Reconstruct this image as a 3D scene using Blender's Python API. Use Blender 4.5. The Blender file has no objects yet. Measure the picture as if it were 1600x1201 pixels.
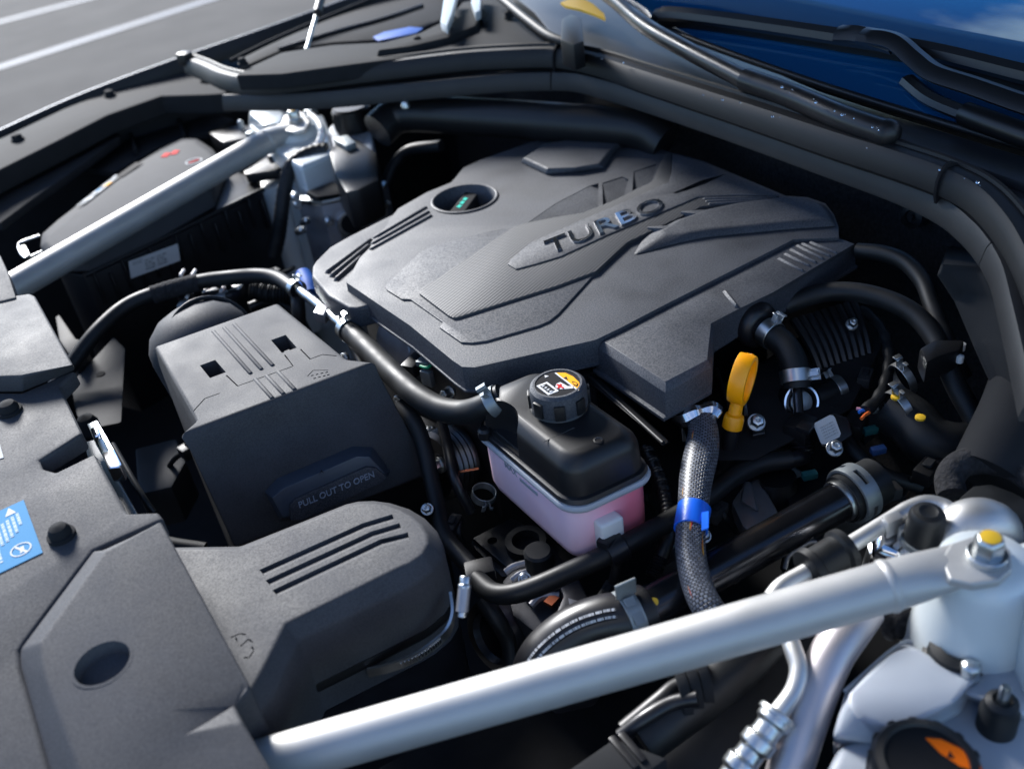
import bpy, bmesh, math, random
from mathutils import Vector, Matrix
random.seed(7)
R = math.radians
scene = bpy.context.scene
col = scene.collection

# ------------------------------------------------------------------ camera, world, sun, exposure
FPX = 1500.0
ROT = ((0.8286944, -0.5459638, -0.1232441), (-0.3981886, -0.4203438, -0.8153263), (0.3933337, 0.7247307, -0.5657331))
EYE = Vector((-0.4298059, -0.7708238, 0.4347408))
RX, RY, RZ = (Vector(r) for r in ROT)
cam = bpy.data.cameras.new('camera')
cam.sensor_width = 36.0
cam.lens = FPX / 1600 * 36
cam.clip_start, cam.clip_end = 0.02, 500
cam.dof.use_dof = True
cam.dof.focus_distance = 0.80
cam.dof.aperture_fstop = 5.0
co = bpy.data.objects.new('camera', cam); col.objects.link(co)
M3 = Matrix((RX, -RY, -RZ)).transposed()
co.matrix_world = Matrix.Translation(EYE) @ M3.to_4x4()
scene.camera = co

SUN_AZ, SUN_EL = R(1), R(29)      # azimuth from +Y towards +X
SUN = Vector((math.sin(SUN_AZ) * math.cos(SUN_EL), math.cos(SUN_AZ) * math.cos(SUN_EL), math.sin(SUN_EL)))
w = bpy.data.worlds.new('World'); scene.world = w; w.use_nodes = True
nt = w.node_tree; nt.nodes.clear()
sky = nt.nodes.new('ShaderNodeTexSky'); sky.sky_type = 'NISHITA'; sky.sun_disc = False
sky.sun_elevation = math.asin(SUN.z); sky.sun_rotation = math.atan2(SUN.x, SUN.y)
sky.air_density = 1.0; sky.dust_density = 0.1; sky.ozone_density = 2.5
tc = nt.nodes.new('ShaderNodeTexCoord')
mp = nt.nodes.new('ShaderNodeMapping'); mp.inputs['Scale'].default_value = (1.0, 1.0, 2.2); mp.inputs['Location'].default_value = (2.4, 7.1, .7)
nz = nt.nodes.new('ShaderNodeTexNoise'); nz.inputs['Scale'].default_value = 2.6; nz.inputs['Detail'].default_value = 7
rp = nt.nodes.new('ShaderNodeValToRGB'); rp.color_ramp.elements[0].position = 0.56; rp.color_ramp.elements[1].position = 0.68
mx = nt.nodes.new('ShaderNodeMix'); mx.data_type = 'RGBA'
mx.inputs[7].default_value = (10.0, 9.8, 9.6, 1)
bg = nt.nodes.new('ShaderNodeBackground'); bg.inputs['Strength'].default_value = 0.105
out = nt.nodes.new('ShaderNodeOutputWorld')
L = nt.links.new
L(tc.outputs['Generated'], mp.inputs['Vector']); L(mp.outputs['Vector'], nz.inputs['Vector'])
L(nz.outputs['Fac'], rp.inputs['Fac']); L(rp.outputs['Color'], mx.inputs[0])
tint = nt.nodes.new('ShaderNodeMix'); tint.data_type = 'RGBA'; tint.blend_type = 'MULTIPLY'; tint.inputs[0].default_value = 1; tint.inputs[7].default_value = (.74, .94, 1.18, 1)
L(sky.outputs['Color'], tint.inputs[6]); L(tint.outputs[2], mx.inputs[6]); L(mx.outputs[2], bg.inputs['Color']); L(bg.outputs['Background'], out.inputs['Surface'])

sl = bpy.data.lights.new('sun', 'SUN'); sl.energy = 5.0; sl.angle = R(18); sl.color = (1.0, 0.985, 0.97)
so = bpy.data.objects.new('sun', sl); col.objects.link(so)
so.rotation_euler = (-SUN).to_track_quat('-Z', 'Y').to_euler(); so.location = SUN * 5
vs = scene.view_settings
vs.view_transform = 'Standard'; vs.look = 'None'; vs.exposure = 0.95; vs.gamma = 1.0; vs.use_curve_mapping = False
scene.render.engine = 'CYCLES'

# ------------------------------------------------------------------ helpers
def ray(px, py):
    return RX * ((px - 800) / FPX) + RY * ((py - 600.5) / FPX) + RZ
def P(px, py, z):                        # the point of height z seen at a spot of the photograph
    d = ray(px, py); return EYE + d * ((z - EYE.z) / d.z)
def PP(px, py, o, n):                    # same, on the plane through o with normal n
    d = ray(px, py); return EYE + d * ((o - EYE).dot(n) / d.dot(n))
def PS(pts, z):
    return [P(p[0], p[1], p[2] if len(p) > 2 else z) for p in pts]

def material(name, base, rough=0.5, metal=0.0, bump=0.0, bscale=900, var=0.0, spec=0.5, coat=0.0, sss=0.0, trans=0.0, vscale=40, rvar=0.0, grain=0.0, bdist=.00016):
    m = bpy.data.materials.new(name); m.use_nodes = True
    t = m.node_tree; b = t.nodes['Principled BSDF']; lk = t.links.new
    b.inputs['Base Color'].default_value = (*base, 1); b.inputs['Roughness'].default_value = rough
    b.inputs['Metallic'].default_value = metal; b.inputs['Specular IOR Level'].default_value = spec
    b.inputs['Coat Weight'].default_value = coat; b.inputs['Coat Roughness'].default_value = 0.15
    b.inputs['Transmission Weight'].default_value = trans
    if sss:
        b.inputs['Subsurface Weight'].default_value = sss; b.inputs['Subsurface Scale'].default_value = 0.02
        b.inputs['Subsurface Radius'].default_value = (1, .7, .7)
    c = t.nodes.new('ShaderNodeTexCoord')
    if bump:
        n = t.nodes.new('ShaderNodeTexNoise'); n.inputs['Scale'].default_value = bscale; n.inputs['Detail'].default_value = 2
        bp = t.nodes.new('ShaderNodeBump'); bp.inputs['Strength'].default_value = bump; bp.inputs['Distance'].default_value = bdist
        lk(c.outputs['Object'], n.inputs['Vector']); lk(n.outputs['Fac'], bp.inputs['Height']); lk(bp.outputs['Normal'], b.inputs['Normal'])
    if grain:
        g1 = t.nodes.new('ShaderNodeTexNoise'); g1.inputs['Scale'].default_value = bscale * .8; g1.inputs['Detail'].default_value = 3
        g2 = t.nodes.new('ShaderNodeMapRange'); g2.inputs[1].default_value = .35; g2.inputs[2].default_value = .65; g2.inputs[3].default_value = max(.01, spec * (1 - grain)); g2.inputs[4].default_value = spec * (1 + grain)
        lk(c.outputs['Object'], g1.inputs['Vector']); lk(g1.outputs['Fac'], g2.inputs[0]); lk(g2.outputs[0], b.inputs['Specular IOR Level'])
    if var or rvar:
        n2 = t.nodes.new('ShaderNodeTexNoise'); n2.inputs['Scale'].default_value = vscale; n2.inputs['Detail'].default_value = 6
        lk(c.outputs['Object'], n2.inputs['Vector'])
        if var:
            r2 = t.nodes.new('ShaderNodeMapRange'); r2.inputs[1].default_value = .3; r2.inputs[2].default_value = .7
            r2.inputs[3].default_value = 1 - var; r2.inputs[4].default_value = 1 + var
            lk(n2.outputs['Fac'], r2.inputs[0])
            mu = t.nodes.new('ShaderNodeMix'); mu.data_type = 'RGBA'; mu.blend_type = 'MULTIPLY'; mu.inputs[0].default_value = 1
            mu.inputs[6].default_value = (*base, 1); lk(r2.outputs[0], mu.inputs[7]); lk(mu.outputs[2], b.inputs['Base Color'])
        if rvar:
            r3 = t.nodes.new('ShaderNodeMapRange'); r3.inputs[1].default_value = .3; r3.inputs[2].default_value = .7
            r3.inputs[3].default_value = max(.02, rough - rvar); r3.inputs[4].default_value = rough + rvar
            lk(n2.outputs['Fac'], r3.inputs[0]); lk(r3.outputs[0], b.inputs['Roughness'])
    return m

MT = {}
MT['plastic'] = material('grained grey plastic', (.048, .049, .054), .69, bump=.55, bscale=1000, var=.22, spec=.36, grain=.4, rvar=.06, vscale=22)
MT['cover'] = material('engine cover plastic', (.038, .042, .052), .60, bump=.6, bscale=1000, var=.22, spec=.56, grain=.6, rvar=.07, vscale=22)
MT['trim'] = material('trim plastic', (.018, .019, .021), .78, bump=.4, bscale=900, var=.1, spec=.12)
MT['strip'] = material('satin trim strip', (.026, .026, .027), .55, bump=.3, bscale=900, var=.1, spec=.4)
MT['lid'] = material('air box lid plastic', (.060, .061, .064), .80, bump=.25, bscale=1000, var=.06, spec=.22)
MT['handle'] = material('sky-tinted handle plastic', (.045, .060, .085), .40, bump=.3, bscale=1000, var=.1, spec=.8)  # bluer than the shell: sky caught on its slopes put into colour
MT['black'] = material('black plastic', (.007, .007, .008), .42, bump=.15, bscale=700, var=.15)
MT['gloss'] = material('glossy black plastic', (.009, .009, .011), .36, bump=.10, bscale=300, var=.2, rvar=.08)
MT['baydark'] = material('dark engine bay', (.006, .006, .007), .7, bump=.3, bscale=120, var=.4)  # one near-black colour for bay walls and deep parts
MT['rubber'] = material('rubber hose', (.007, .008, .009), .52, bump=.25, bscale=900, var=.25, rvar=.10, spec=.4)
MT['seal'] = material('weatherstrip rubber', (.006, .006, .007), .58, bump=.15, bscale=500, var=.15)
MT['foam'] = material('black foam', (.016, .016, .018), .95, bump=1.0, bscale=320, var=.6, vscale=260, bdist=.0015)
MT['embosslit'] = material('raised lettering painted lit', (.26, .30, .36), .5)  # lighter than the plate: light caught by moulded letters, put into colour
MT['alu'] = material('satin aluminium', (.60, .60, .59), .48, .9, bump=.06, bscale=800, var=.05, rvar=.04)
MT['barpaint'] = material('satin silver paint', (.47, .465, .45), .54, .5, bump=.25, bscale=1200, var=.05, rvar=.04)
MT['cast'] = material('cast aluminium', (.36, .36, .38), .45, .75, bump=.5, bscale=500, var=.2)
MT['castdark'] = material('dark cast iron', (.05, .05, .055), .45, .6, bump=.5, bscale=400, var=.3)
MT['steel'] = material('zinc plated steel', (.58, .60, .60), .35, 1.0, bump=.05, bscale=300, var=.12, rvar=.08)
MT['darksteel'] = material('dark steel', (.12, .12, .125), .35, 1.0, var=.2)
MT['chrome'] = material('chrome', (.82, .82, .84), .12, 1.0)
MT['galv'] = material('phosphated clamp', (.30, .33, .34), .45, .7, bump=.2, bscale=600, var=.15)
MT['white'] = material('white body paint', (.60, .64, .64), .32, coat=.3, var=.03)
MT['whitepl'] = material('translucent white plastic', (.36, .39, .43), .42, sss=.25, var=.03, bump=.1, bscale=200)
MT['nylon'] = material('white nylon', (.75, .75, .73), .4, sss=.2)
MT['yellow'] = material('yellow plastic', (1.0, .36, .001), .36, sss=.15, bump=.08, bscale=400)
MT['yellowpaint'] = material('yellow paint mark', (.75, .45, .02), .5)
MT['deeporange'] = material('deep orange print', (.80, .14, .004), .75, spec=.12)
MT['orange'] = material('orange print', (.92, .40, .012), .75, spec=.12)
MT['blue'] = material('blue tape', (.01, .14, .75), .35, bump=.6, bscale=350, var=.1)
MT['bluepart'] = material('blue plastic', (.01, .09, .40), .6, spec=.2)
MT['skyblue'] = material('blue sticker', (.10, .30, .52), .75, spec=.12, bump=.1, bscale=400)
MT['paper'] = material('white label', (.55, .56, .55), .75, spec=.12)
MT['ink'] = material('black print', (.012, .012, .014), .75, spec=.12)
MT['inkwhite'] = material('white print', (.72, .72, .72), .75, spec=.12)
MT['red'] = material('red print', (.62, .02, .02), .75, spec=.12)
MT['green'] = material('green print', (.03, .55, .42), .75, spec=.12)
MT['wiregreen'] = material('green wire', (.01, .30, .12), .4)
MT['teal'] = material('teal clip', (.008, .075, .075), .5)
MT['navy'] = material('navy clip', (.008, .04, .14), .5)
MT['wirered'] = material('orange wire', (.8, .16, .03), .4)
MT['wireblue'] = material('blue wire', (.02, .15, .6), .4)
MT['wirepink'] = material('pink wire', (.7, .3, .35), .4)
MT['copper'] = material('copper wire', (.5, .16, .08), .4, 1.0)
MT['fender'] = material('dark blue wing paint', (.04, .08, .14), .5, metal=.1, spec=.3)
MT['asphalt'] = material('asphalt', (.040, .037, .033), .95, bump=.6, bscale=60, var=.3, vscale=3)
MT['linepaint'] = material('white line paint', (.060, .080, .115), .7, var=.2, vscale=6)
MT['drop'] = material('water', (.9, .95, 1), .03, trans=1.0); MT['drop'].node_tree.nodes['Principled BSDF'].inputs['IOR'].default_value = 1.33
MT['glass'] = material('windscreen glass', (.002, .060, .165), .02, spec=.8)  # blue of the reflected sky put into base colour and specular tint
MT['glass'].node_tree.nodes['Principled BSDF'].inputs['Specular Tint'].default_value = (.45, .75, 1, 1)
MT['glass'].node_tree.nodes['Principled BSDF'].inputs['IOR'].default_value = 1.8
MT['wiper'] = material('wiper black', (.004, .004, .005), .38, bump=.1, bscale=600)
MT['cowl'] = material('cowl plastic', (.012, .014, .018), .45, bump=.25, bscale=900, var=.1)
MT['foil'] = material('crumpled foil', (.55, .57, .62), .2, 1.0, bump=1.0, bscale=120)
MT['pinkpipe'] = material('anodised pipe', (.55, .51, .52), .45, .8, bump=.1, bscale=200)

# pink coolant behind translucent plastic: paler towards -X, pinker towards +X
m = material('coolant tank plastic', (.8, .65, .7), .38, sss=.6, bump=.12, bscale=60); MT['tank'] = m
t = m.node_tree; b = t.nodes['Principled BSDF']; lk = t.links.new
c = t.nodes.new('ShaderNodeTexCoord'); sx = t.nodes.new('ShaderNodeSeparateXYZ'); n = t.nodes.new('ShaderNodeTexNoise')
n.inputs['Scale'].default_value = 25; b.inputs['Subsurface Weight'].default_value = .0
ad = t.nodes.new('ShaderNodeMath'); ad.operation = 'MULTIPLY_ADD'; ad.inputs[1].default_value = .02
rr = t.nodes.new('ShaderNodeMapRange'); rr.inputs[1].default_value = -.055; rr.inputs[2].default_value = .055
rc = t.nodes.new('ShaderNodeValToRGB'); rc.color_ramp.elements[0].color = (.95, .76, .88, 1); rc.color_ramp.elements[1].color = (.88, .22, .30, 1)
rc.color_ramp.elements[0].position = .22; rc.color_ramp.elements[1].position = .75
lk(c.outputs['Object'], sx.inputs[0]); lk(c.outputs['Object'], n.inputs['Vector'])
lk(n.outputs['Fac'], ad.inputs[0]); lk(sx.outputs['X'], ad.inputs[2]); lk(ad.outputs[0], rr.inputs[0]); lk(rr.outputs[0], rc.inputs['Fac']); lk(rc.outputs['Color'], b.inputs['Base Color'])

# woven "carbon" relief of the cover insert: fine diagonal ridges
def weave(name, base, scale, ang, rough=.42, strength=.45):
    m = material(name, base, rough); t = m.node_tree; b = t.nodes['Principled BSDF']; lk = t.links.new
    c = t.nodes.new('ShaderNodeTexCoord'); mp = t.nodes.new('ShaderNodeMapping'); mp.inputs['Rotation'].default_value = (0, 0, ang)
    wv = t.nodes.new('ShaderNodeTexWave'); wv.inputs['Scale'].default_value = scale; wv.bands_direction = 'Y'
    w2 = t.nodes.new('ShaderNodeTexWave'); w2.inputs['Scale'].default_value = scale * .55; w2.bands_direction = 'X'
    ma = t.nodes.new('ShaderNodeMath'); ma.operation = 'MULTIPLY_ADD'; ma.inputs[1].default_value = .35
    bp = t.nodes.new('ShaderNodeBump'); bp.inputs['Strength'].default_value = strength; bp.inputs['Distance'].default_value = .0003
    lk(c.outputs['Object'], mp.inputs['Vector']); lk(mp.outputs['Vector'], wv.inputs['Vector']); lk(mp.outputs['Vector'], w2.inputs['Vector'])
    lk(w2.outputs['Fac'], ma.inputs[0]); lk(wv.outputs['Fac'], ma.inputs[2]); lk(ma.outputs[0], bp.inputs['Height']); lk(bp.outputs['Normal'], b.inputs['Normal'])
    return m
MT['weave'] = weave('ribbed insert plastic', (.034, .036, .041), 95, R(-22), .62)
# braided sleeve (uses uv: u round the tube, v metres along it)
m = material('braided sleeve', (.05, .055, .065), .4); MT['braid'] = m
t = m.node_tree; b = t.nodes['Principled BSDF']; lk = t.links.new
u = t.nodes.new('ShaderNodeUVMap'); mp = t.nodes.new('ShaderNodeMapping'); mp.inputs['Scale'].default_value = (10, 270, 1); mp.inputs['Rotation'].default_value = (0, 0, 0)
ck = t.nodes.new('ShaderNodeTexBrick'); ck.inputs['Scale'].default_value = 1; ck.inputs['Mortar Size'].default_value = .09; ck.inputs['Mortar Smooth'].default_value = .6
ck.inputs['Brick Width'].default_value = .5; ck.inputs['Row Height'].default_value = .5
ck.inputs['Color1'].default_value = (.22, .24, .28, 1); ck.inputs['Color2'].default_value = (.09, .10, .13, 1); ck.inputs['Mortar'].default_value = (.003, .003, .004, 1)
nn = t.nodes.new('ShaderNodeTexNoise'); nn.inputs['Scale'].default_value = 1; nn.inputs['Detail'].default_value = 0
mp2 = t.nodes.new('ShaderNodeMapping'); mp2.inputs['Scale'].default_value = (16, 30, 1); mp2.inputs['Rotation'].default_value = (0, 0, .2)
r1 = t.nodes.new('ShaderNodeValToRGB'); r1.color_ramp.elements[0].position = .74; r1.color_ramp.elements[1].position = .78
n3 = t.nodes.new('ShaderNodeTexNoise'); n3.inputs['Scale'].default_value = 3; r3 = t.nodes.new('ShaderNodeValToRGB')
r3.color_ramp.elements[0].color = (.6, .05, .03, 1); r3.color_ramp.elements[0].position = .4; r3.color_ramp.elements[1].color = (.7, .4, .02, 1); r3.color_ramp.elements[1].position = .6
mm = t.nodes.new('ShaderNodeMix'); mm.data_type = 'RGBA'
bp = t.nodes.new('ShaderNodeBump'); bp.inputs['Strength'].default_value = .9; bp.inputs['Distance'].default_value = .001; bp.invert = True
lk(u.outputs[0], mp.inputs[0]); lk(mp.outputs[0], ck.inputs['Vector']); lk(u.outputs[0], mp2.inputs[0]); lk(mp2.outputs[0], nn.inputs['Vector']); lk(nn.outputs['Fac'], r1.inputs['Fac'])
lk(mp2.outputs[0], n3.inputs['Vector']); lk(n3.outputs['Fac'], r3.inputs['Fac'])
lk(r1.outputs['Color'], mm.inputs[0]); lk(ck.outputs['Color'], mm.inputs[6]); lk(r3.outputs['Color'], mm.inputs[7]); lk(mm.outputs[2], b.inputs['Base Color'])
lk(ck.outputs['Fac'], bp.inputs['Height']); lk(bp.outputs['Normal'], b.inputs['Normal'])
# lines of print too small to read (uv: u along the line, v across the lines)
def printed(name, paper, ink, rows, words, cover=.55):
    m = material(name, paper, .75, spec=.1); t = m.node_tree; b = t.nodes['Principled BSDF']; lk = t.links.new
    u = t.nodes.new('ShaderNodeUVMap'); sp = t.nodes.new('ShaderNodeSeparateXYZ'); lk(u.outputs[0], sp.inputs[0])
    mu = t.nodes.new('ShaderNodeMath'); mu.operation = 'MULTIPLY'; mu.inputs[1].default_value = rows; lk(sp.outputs['Y'], mu.inputs[0])
    fr = t.nodes.new('ShaderNodeMath'); fr.operation = 'FRACT'; lk(mu.outputs[0], fr.inputs[0])
    lt = t.nodes.new('ShaderNodeMath'); lt.operation = 'LESS_THAN'; lt.inputs[1].default_value = cover; lk(fr.outputs[0], lt.inputs[0])
    fl = t.nodes.new('ShaderNodeMath'); fl.operation = 'FLOOR'; lk(mu.outputs[0], fl.inputs[0])
    cb = t.nodes.new('ShaderNodeCombineXYZ'); mw = t.nodes.new('ShaderNodeMath'); mw.operation = 'MULTIPLY'; mw.inputs[1].default_value = words
    lk(sp.outputs['X'], mw.inputs[0]); lk(mw.outputs[0], cb.inputs[0]); lk(fl.outputs[0], cb.inputs[1])
    ns = t.nodes.new('ShaderNodeTexNoise'); ns.inputs['Scale'].default_value = 1.3; ns.inputs['Detail'].default_value = 3; lk(cb.outputs[0], ns.inputs['Vector'])
    gt = t.nodes.new('ShaderNodeMath'); gt.operation = 'GREATER_THAN'; gt.inputs[1].default_value = .47; lk(ns.outputs['Fac'], gt.inputs[0])
    an = t.nodes.new('ShaderNodeMath'); an.operation = 'MULTIPLY'; lk(lt.outputs[0], an.inputs[0]); lk(gt.outputs[0], an.inputs[1])
    mi = t.nodes.new('ShaderNodeMix'); mi.data_type = 'RGBA'; mi.inputs[6].default_value = (*paper, 1); mi.inputs[7].default_value = (*ink, 1)
    lk(an.outputs[0], mi.inputs[0]); lk(mi.outputs[2], b.inputs['Base Color']); return m
MT['printblue'] = printed('blue sticker print', (.05, .15, .29), (.20, .27, .36), 13, 22, .45)
MT['printline'] = printed('white text line', (.10, .30, .52), (.62, .68, .74), 1, 16, 1.0)
MT['printwhite'] = printed('white label print', (.55, .56, .55), (.10, .11, .11), 4, 9, .55)
MT['printhose'] = printed('hose print', (.012, .012, .014), (.6, .6, .6), 3, 60, .62)

OFF = {}
def thing(name, label, cat, loc, group=None):
    o = bpy.data.objects.new(name, None); col.objects.link(o); o.empty_display_size = .02
    o.location = loc; o['label'] = label; o['category'] = cat
    if group: o['group'] = group
    OFF[o] = Vector(loc); return o
def finish(bm, bev, seg, ang):
    bmesh.ops.remove_doubles(bm, verts=bm.verts, dist=1e-6)
    bmesh.ops.recalc_face_normals(bm, faces=bm.faces)
    if bev:
        es = [e for e in bm.edges if len(e.link_faces) == 2 and e.calc_face_angle(0) > R(ang)]
        if es: bmesh.ops.bevel(bm, geom=es, offset=bev, segments=seg, profile=.6, affect='EDGES', clamp_overlap=True)
def mesh_of(name, bm, mat, off, bev=0, seg=2, ang=28, sharp=40):
    finish(bm, bev, seg, ang)
    bmesh.ops.translate(bm, verts=bm.verts, vec=-off)
    me = bpy.data.meshes.new(name); bm.to_mesh(me); bm.free()
    for p in me.polygons: p.use_smooth = True
    me.set_sharp_from_angle(angle=R(sharp))
    me.materials.append(MT[mat] if isinstance(mat, str) else mat)
    return me
def part(name, bm, mat, parent, bev=0, seg=2, ang=28, sharp=40, label=None):
    off = OFF[parent]
    o = bpy.data.objects.new(name, mesh_of(name, bm, mat, off, bev, seg, ang, sharp)); col.objects.link(o)
    o.parent = parent; OFF[o] = off
    if label: o['label'] = label
    return o
def solo(name, bm, mat, label, cat, bev=0, seg=2, ang=28, sharp=40, group=None):       # a thing that is one mesh
    xs = [v.co for v in bm.verts]; lo = Vector([min(v[i] for v in xs) for i in range(3)]); hi = Vector([max(v[i] for v in xs) for i in range(3)])
    off = Vector(((lo.x + hi.x) / 2, (lo.y + hi.y) / 2, lo.z))
    o = bpy.data.objects.new(name, mesh_of(name, bm, mat, off, bev, seg, ang, sharp)); col.objects.link(o); o.location = off
    o['label'] = label; o['category'] = cat
    if group: o['group'] = group
    OFF[o] = off; return o
def struct(name, bm, mat, bev=0, sharp=40):
    o = bpy.data.objects.new(name, mesh_of(name, bm, mat, Vector((0, 0, 0)), bev, sharp=sharp)); col.objects.link(o)
    o['kind'] = 'structure'; OFF[o] = Vector((0, 0, 0)); return o
def base(pts, z):
    n = len(pts); return (sum(p[0] for p in pts) / n, sum(p[1] for p in pts) / n, z)

def loft(rings, cap=True, bm=None, closed=True):
    bm = bm or bmesh.new()
    vr = [[bm.verts.new(p) for p in r] for r in rings]
    n = len(rings[0])
    for a, b in zip(vr, vr[1:]):
        for i in range(n if closed else n - 1):
            j = (i + 1) % n; bm.faces.new((a[i], a[j], b[j], b[i]))
    if cap:
        bm.faces.new(vr[0]); bm.faces.new(vr[-1])
    return bm
def prism(pts, z, depth, grow=0.0, bm=None):           # outline given at its top; z may be per point; walls go down
    top = PS(pts, z) if not isinstance(pts[0], Vector) else pts
    c = sum(top, Vector()) / len(top)
    bot = [Vector((p.x + (p.x - c.x) * grow, p.y + (p.y - c.y) * grow, p.z - depth)) for p in top]
    return loft([top, bot], bm=bm)
def prismb(pts, z, zb, grow=0.0):                      # same with a flat bottom
    top = PS(pts, z); c = sum(top, Vector()) / len(top)
    return loft([top, [Vector((p.x + (p.x - c.x) * grow, p.y + (p.y - c.y) * grow, zb)) for p in top]])
def box(o, x, y, z, bm=None):                          # o: corner, x y z: edge vectors
    bm = bm or bmesh.new()
    return loft([[o, o + x, o + x + y, o + y], [o + z, o + x + z, o + x + y + z, o + y + z]], bm=bm)
def cbox(c, sx, sy, sz, rz=0, bm=None):
    m = Matrix.Rotation(rz, 3, 'Z'); x = m @ Vector((sx, 0, 0)); y = m @ Vector((0, sy, 0)); z = Vector((0, 0, sz))
    return box(Vector(c) - x / 2 - y / 2 - z / 2, x, y, z, bm)
def spline(pts, n=8):
    if len(pts) < 3:
        return [pts[0].lerp(pts[1], i / n) for i in range(n + 1)]
    q = [pts[0] * 2 - pts[1]] + list(pts) + [pts[-1] * 2 - pts[-2]]; o = []
    for i in range(1, len(q) - 2):
        a, b, c, d = q[i - 1:i + 3]
        for k in range(n):
            t = k / n
            o.append(.5 * ((2 * b) + (c - a) * t + (2 * a - 5 * b + 4 * c - d) * t * t + (3 * b - a - 3 * c + d) * t ** 3))
    return o + [pts[-1]]
def frames(path):
    fr = []; up = Vector((0, 0, 1)); u = None
    for i, p in enumerate(path):
        t = (path[min(i + 1, len(path) - 1)] - path[max(i - 1, 0)]).normalized()
        if u is None:
            u = t.cross(up); u = u if u.length > .1 else t.cross(Vector((1, 0, 0)))
        u = (u - t * u.dot(t)).normalized(); v = u.cross(t) * 1.0
        fr.append((p, t, u, v))
    return fr
def tube(pts, r, n=8, seg=16, bm=None, cap=True, smooth=True, inner=None):
    path = spline(pts, n) if smooth else list(pts)
    bm = bm or bmesh.new(); uvl = bm.loops.layers.uv.verify()
    fr = frames(path); rings = []; s = 0; ss = []
    for i, (p, t, u, v) in enumerate(fr):
        if i: s += (p - path[i - 1]).length
        ss.append(s)
        rad = r(i / (len(path) - 1), s) if callable(r) else r
        rings.append([bm.verts.new(p + (u * math.cos(a) + v * math.sin(a)) * rad) for a in [2 * math.pi * k / seg for k in range(seg)]])
    for i in range(len(rings) - 1):
        for k in range(seg):
            j = (k + 1) % seg
            f = bm.faces.new((rings[i][k], rings[i][j], rings[i + 1][j], rings[i + 1][k]))
            for lp, (uu, vv) in zip(f.loops, ((k, i), (k + 1, i), (k + 1, i + 1), (k, i + 1))):
                lp[uvl].uv = (uu / seg, ss[vv])
    if cap: bm.faces.new(rings[0]); bm.faces.new(rings[-1])
    return bm
def pt(pts, z=None):                                   # pixel path -> points
    return [P(p[0], p[1], p[2] if len(p) > 2 else z) for p in pts]
def lathe(c, axis, prof, seg=28, bm=None, closed=False):
    bm = bm or bmesh.new(); axis = axis.normalized()
    u = axis.orthogonal().normalized(); v = axis.cross(u); rings = []
    for r, h in prof:
        rings.append([bm.verts.new(c + axis * h + (u * math.cos(a) + v * math.sin(a)) * max(r, 1e-5)) for a in [2 * math.pi * k / seg for k in range(seg)]])
    pr = list(zip(rings, rings[1:])) + ([(rings[-1], rings[0])] if closed else [])
    for a, b in pr:
        for k in range(seg):
            j = (k + 1) % seg; bm.faces.new((a[k], a[j], b[j], b[k]))
    if not closed:
        bm.faces.new(rings[0]); bm.faces.new(rings[-1])
    return bm
def ring(c, axis, r0, r1, h, seg=28, bm=None):         # a band: inner r0, outer r1, length h along the axis
    return lathe(c, axis, [(r0, -h / 2), (r1, -h / 2), (r1, h / 2), (r0, h / 2)], seg, bm, True)
def sweep(path, prof, side, n=6, bm=None):             # prof: (sideways, up); side: sign of the sideways direction
    q = spline(path, n); bm = bm or bmesh.new(); rings = []
    for i, p in enumerate(q):
        t = q[min(i + 1, len(q) - 1)] - q[max(i - 1, 0)]; t.z = 0; t.normalize()
        s = Vector((t.y, -t.x, 0)) * side
        rings.append([p + s * a + Vector((0, 0, b)) for a, b in prof])
    return loft(rings, bm=bm)
def cut(ob, bm):                                       # subtract a shape from a finished object, then drop the cutter
    bmesh.ops.recalc_face_normals(bm, faces=bm.faces)
    wm = ob.matrix_world if not ob.parent else Matrix.Translation(OFF[ob])
    bmesh.ops.translate(bm, verts=bm.verts, vec=-OFF[ob])
    me = bpy.data.meshes.new('cutter'); bm.to_mesh(me); bm.free()
    k = bpy.data.objects.new('cutter', me); col.objects.link(k)
    if ob.parent: k.parent = ob.parent
    else: k.location = ob.location
    md = ob.modifiers.new('cut', 'BOOLEAN'); md.operation = 'DIFFERENCE'; md.object = k; md.solver = 'EXACT'
    bpy.context.view_layer.update()
    dg = bpy.context.evaluated_depsgraph_get()
    nm = bpy.data.meshes.new_from_object(ob.evaluated_get(dg))
    ob.modifiers.clear(); old = ob.data; nm.name = old.name; ob.data = nm
    bpy.data.objects.remove(k); bpy.data.meshes.remove(me)
    nm.set_sharp_from_angle(angle=R(35))
def words(s, o, xe, ye, h, n=None, offset=0.0, bm=None):   # lettering: origin, end of the baseline, top of the first stem
    c = bpy.data.curves.new('words', 'FONT'); c.body = s; c.size = 1; c.offset = offset; c.resolution_u = 3
    ob = bpy.data.objects.new('words', c); col.objects.link(ob); bpy.context.view_layer.update()
    me = bpy.data.meshes.new_from_object(ob.evaluated_get(bpy.context.evaluated_depsgraph_get()))
    bpy.data.objects.remove(ob); bpy.data.curves.remove(c)
    b = bmesh.new(); b.from_mesh(me); bpy.data.meshes.remove(me)
    x0 = min(v.co.x for v in b.verts); x1 = max(v.co.x for v in b.verts); y1 = max(v.co.y for v in b.verts)
    X = xe - o; Y = ye - o; N = n or X.cross(Y).normalized()
    for v in b.verts: v.co = o + X * ((v.co.x - x0) / (x1 - x0)) + Y * (v.co.y / y1)
    g = bmesh.ops.extrude_face_region(b, geom=b.faces[:])
    for v in [e for e in g['geom'] if isinstance(e, bmesh.types.BMVert)]: v.co += N * h
    return b
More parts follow.
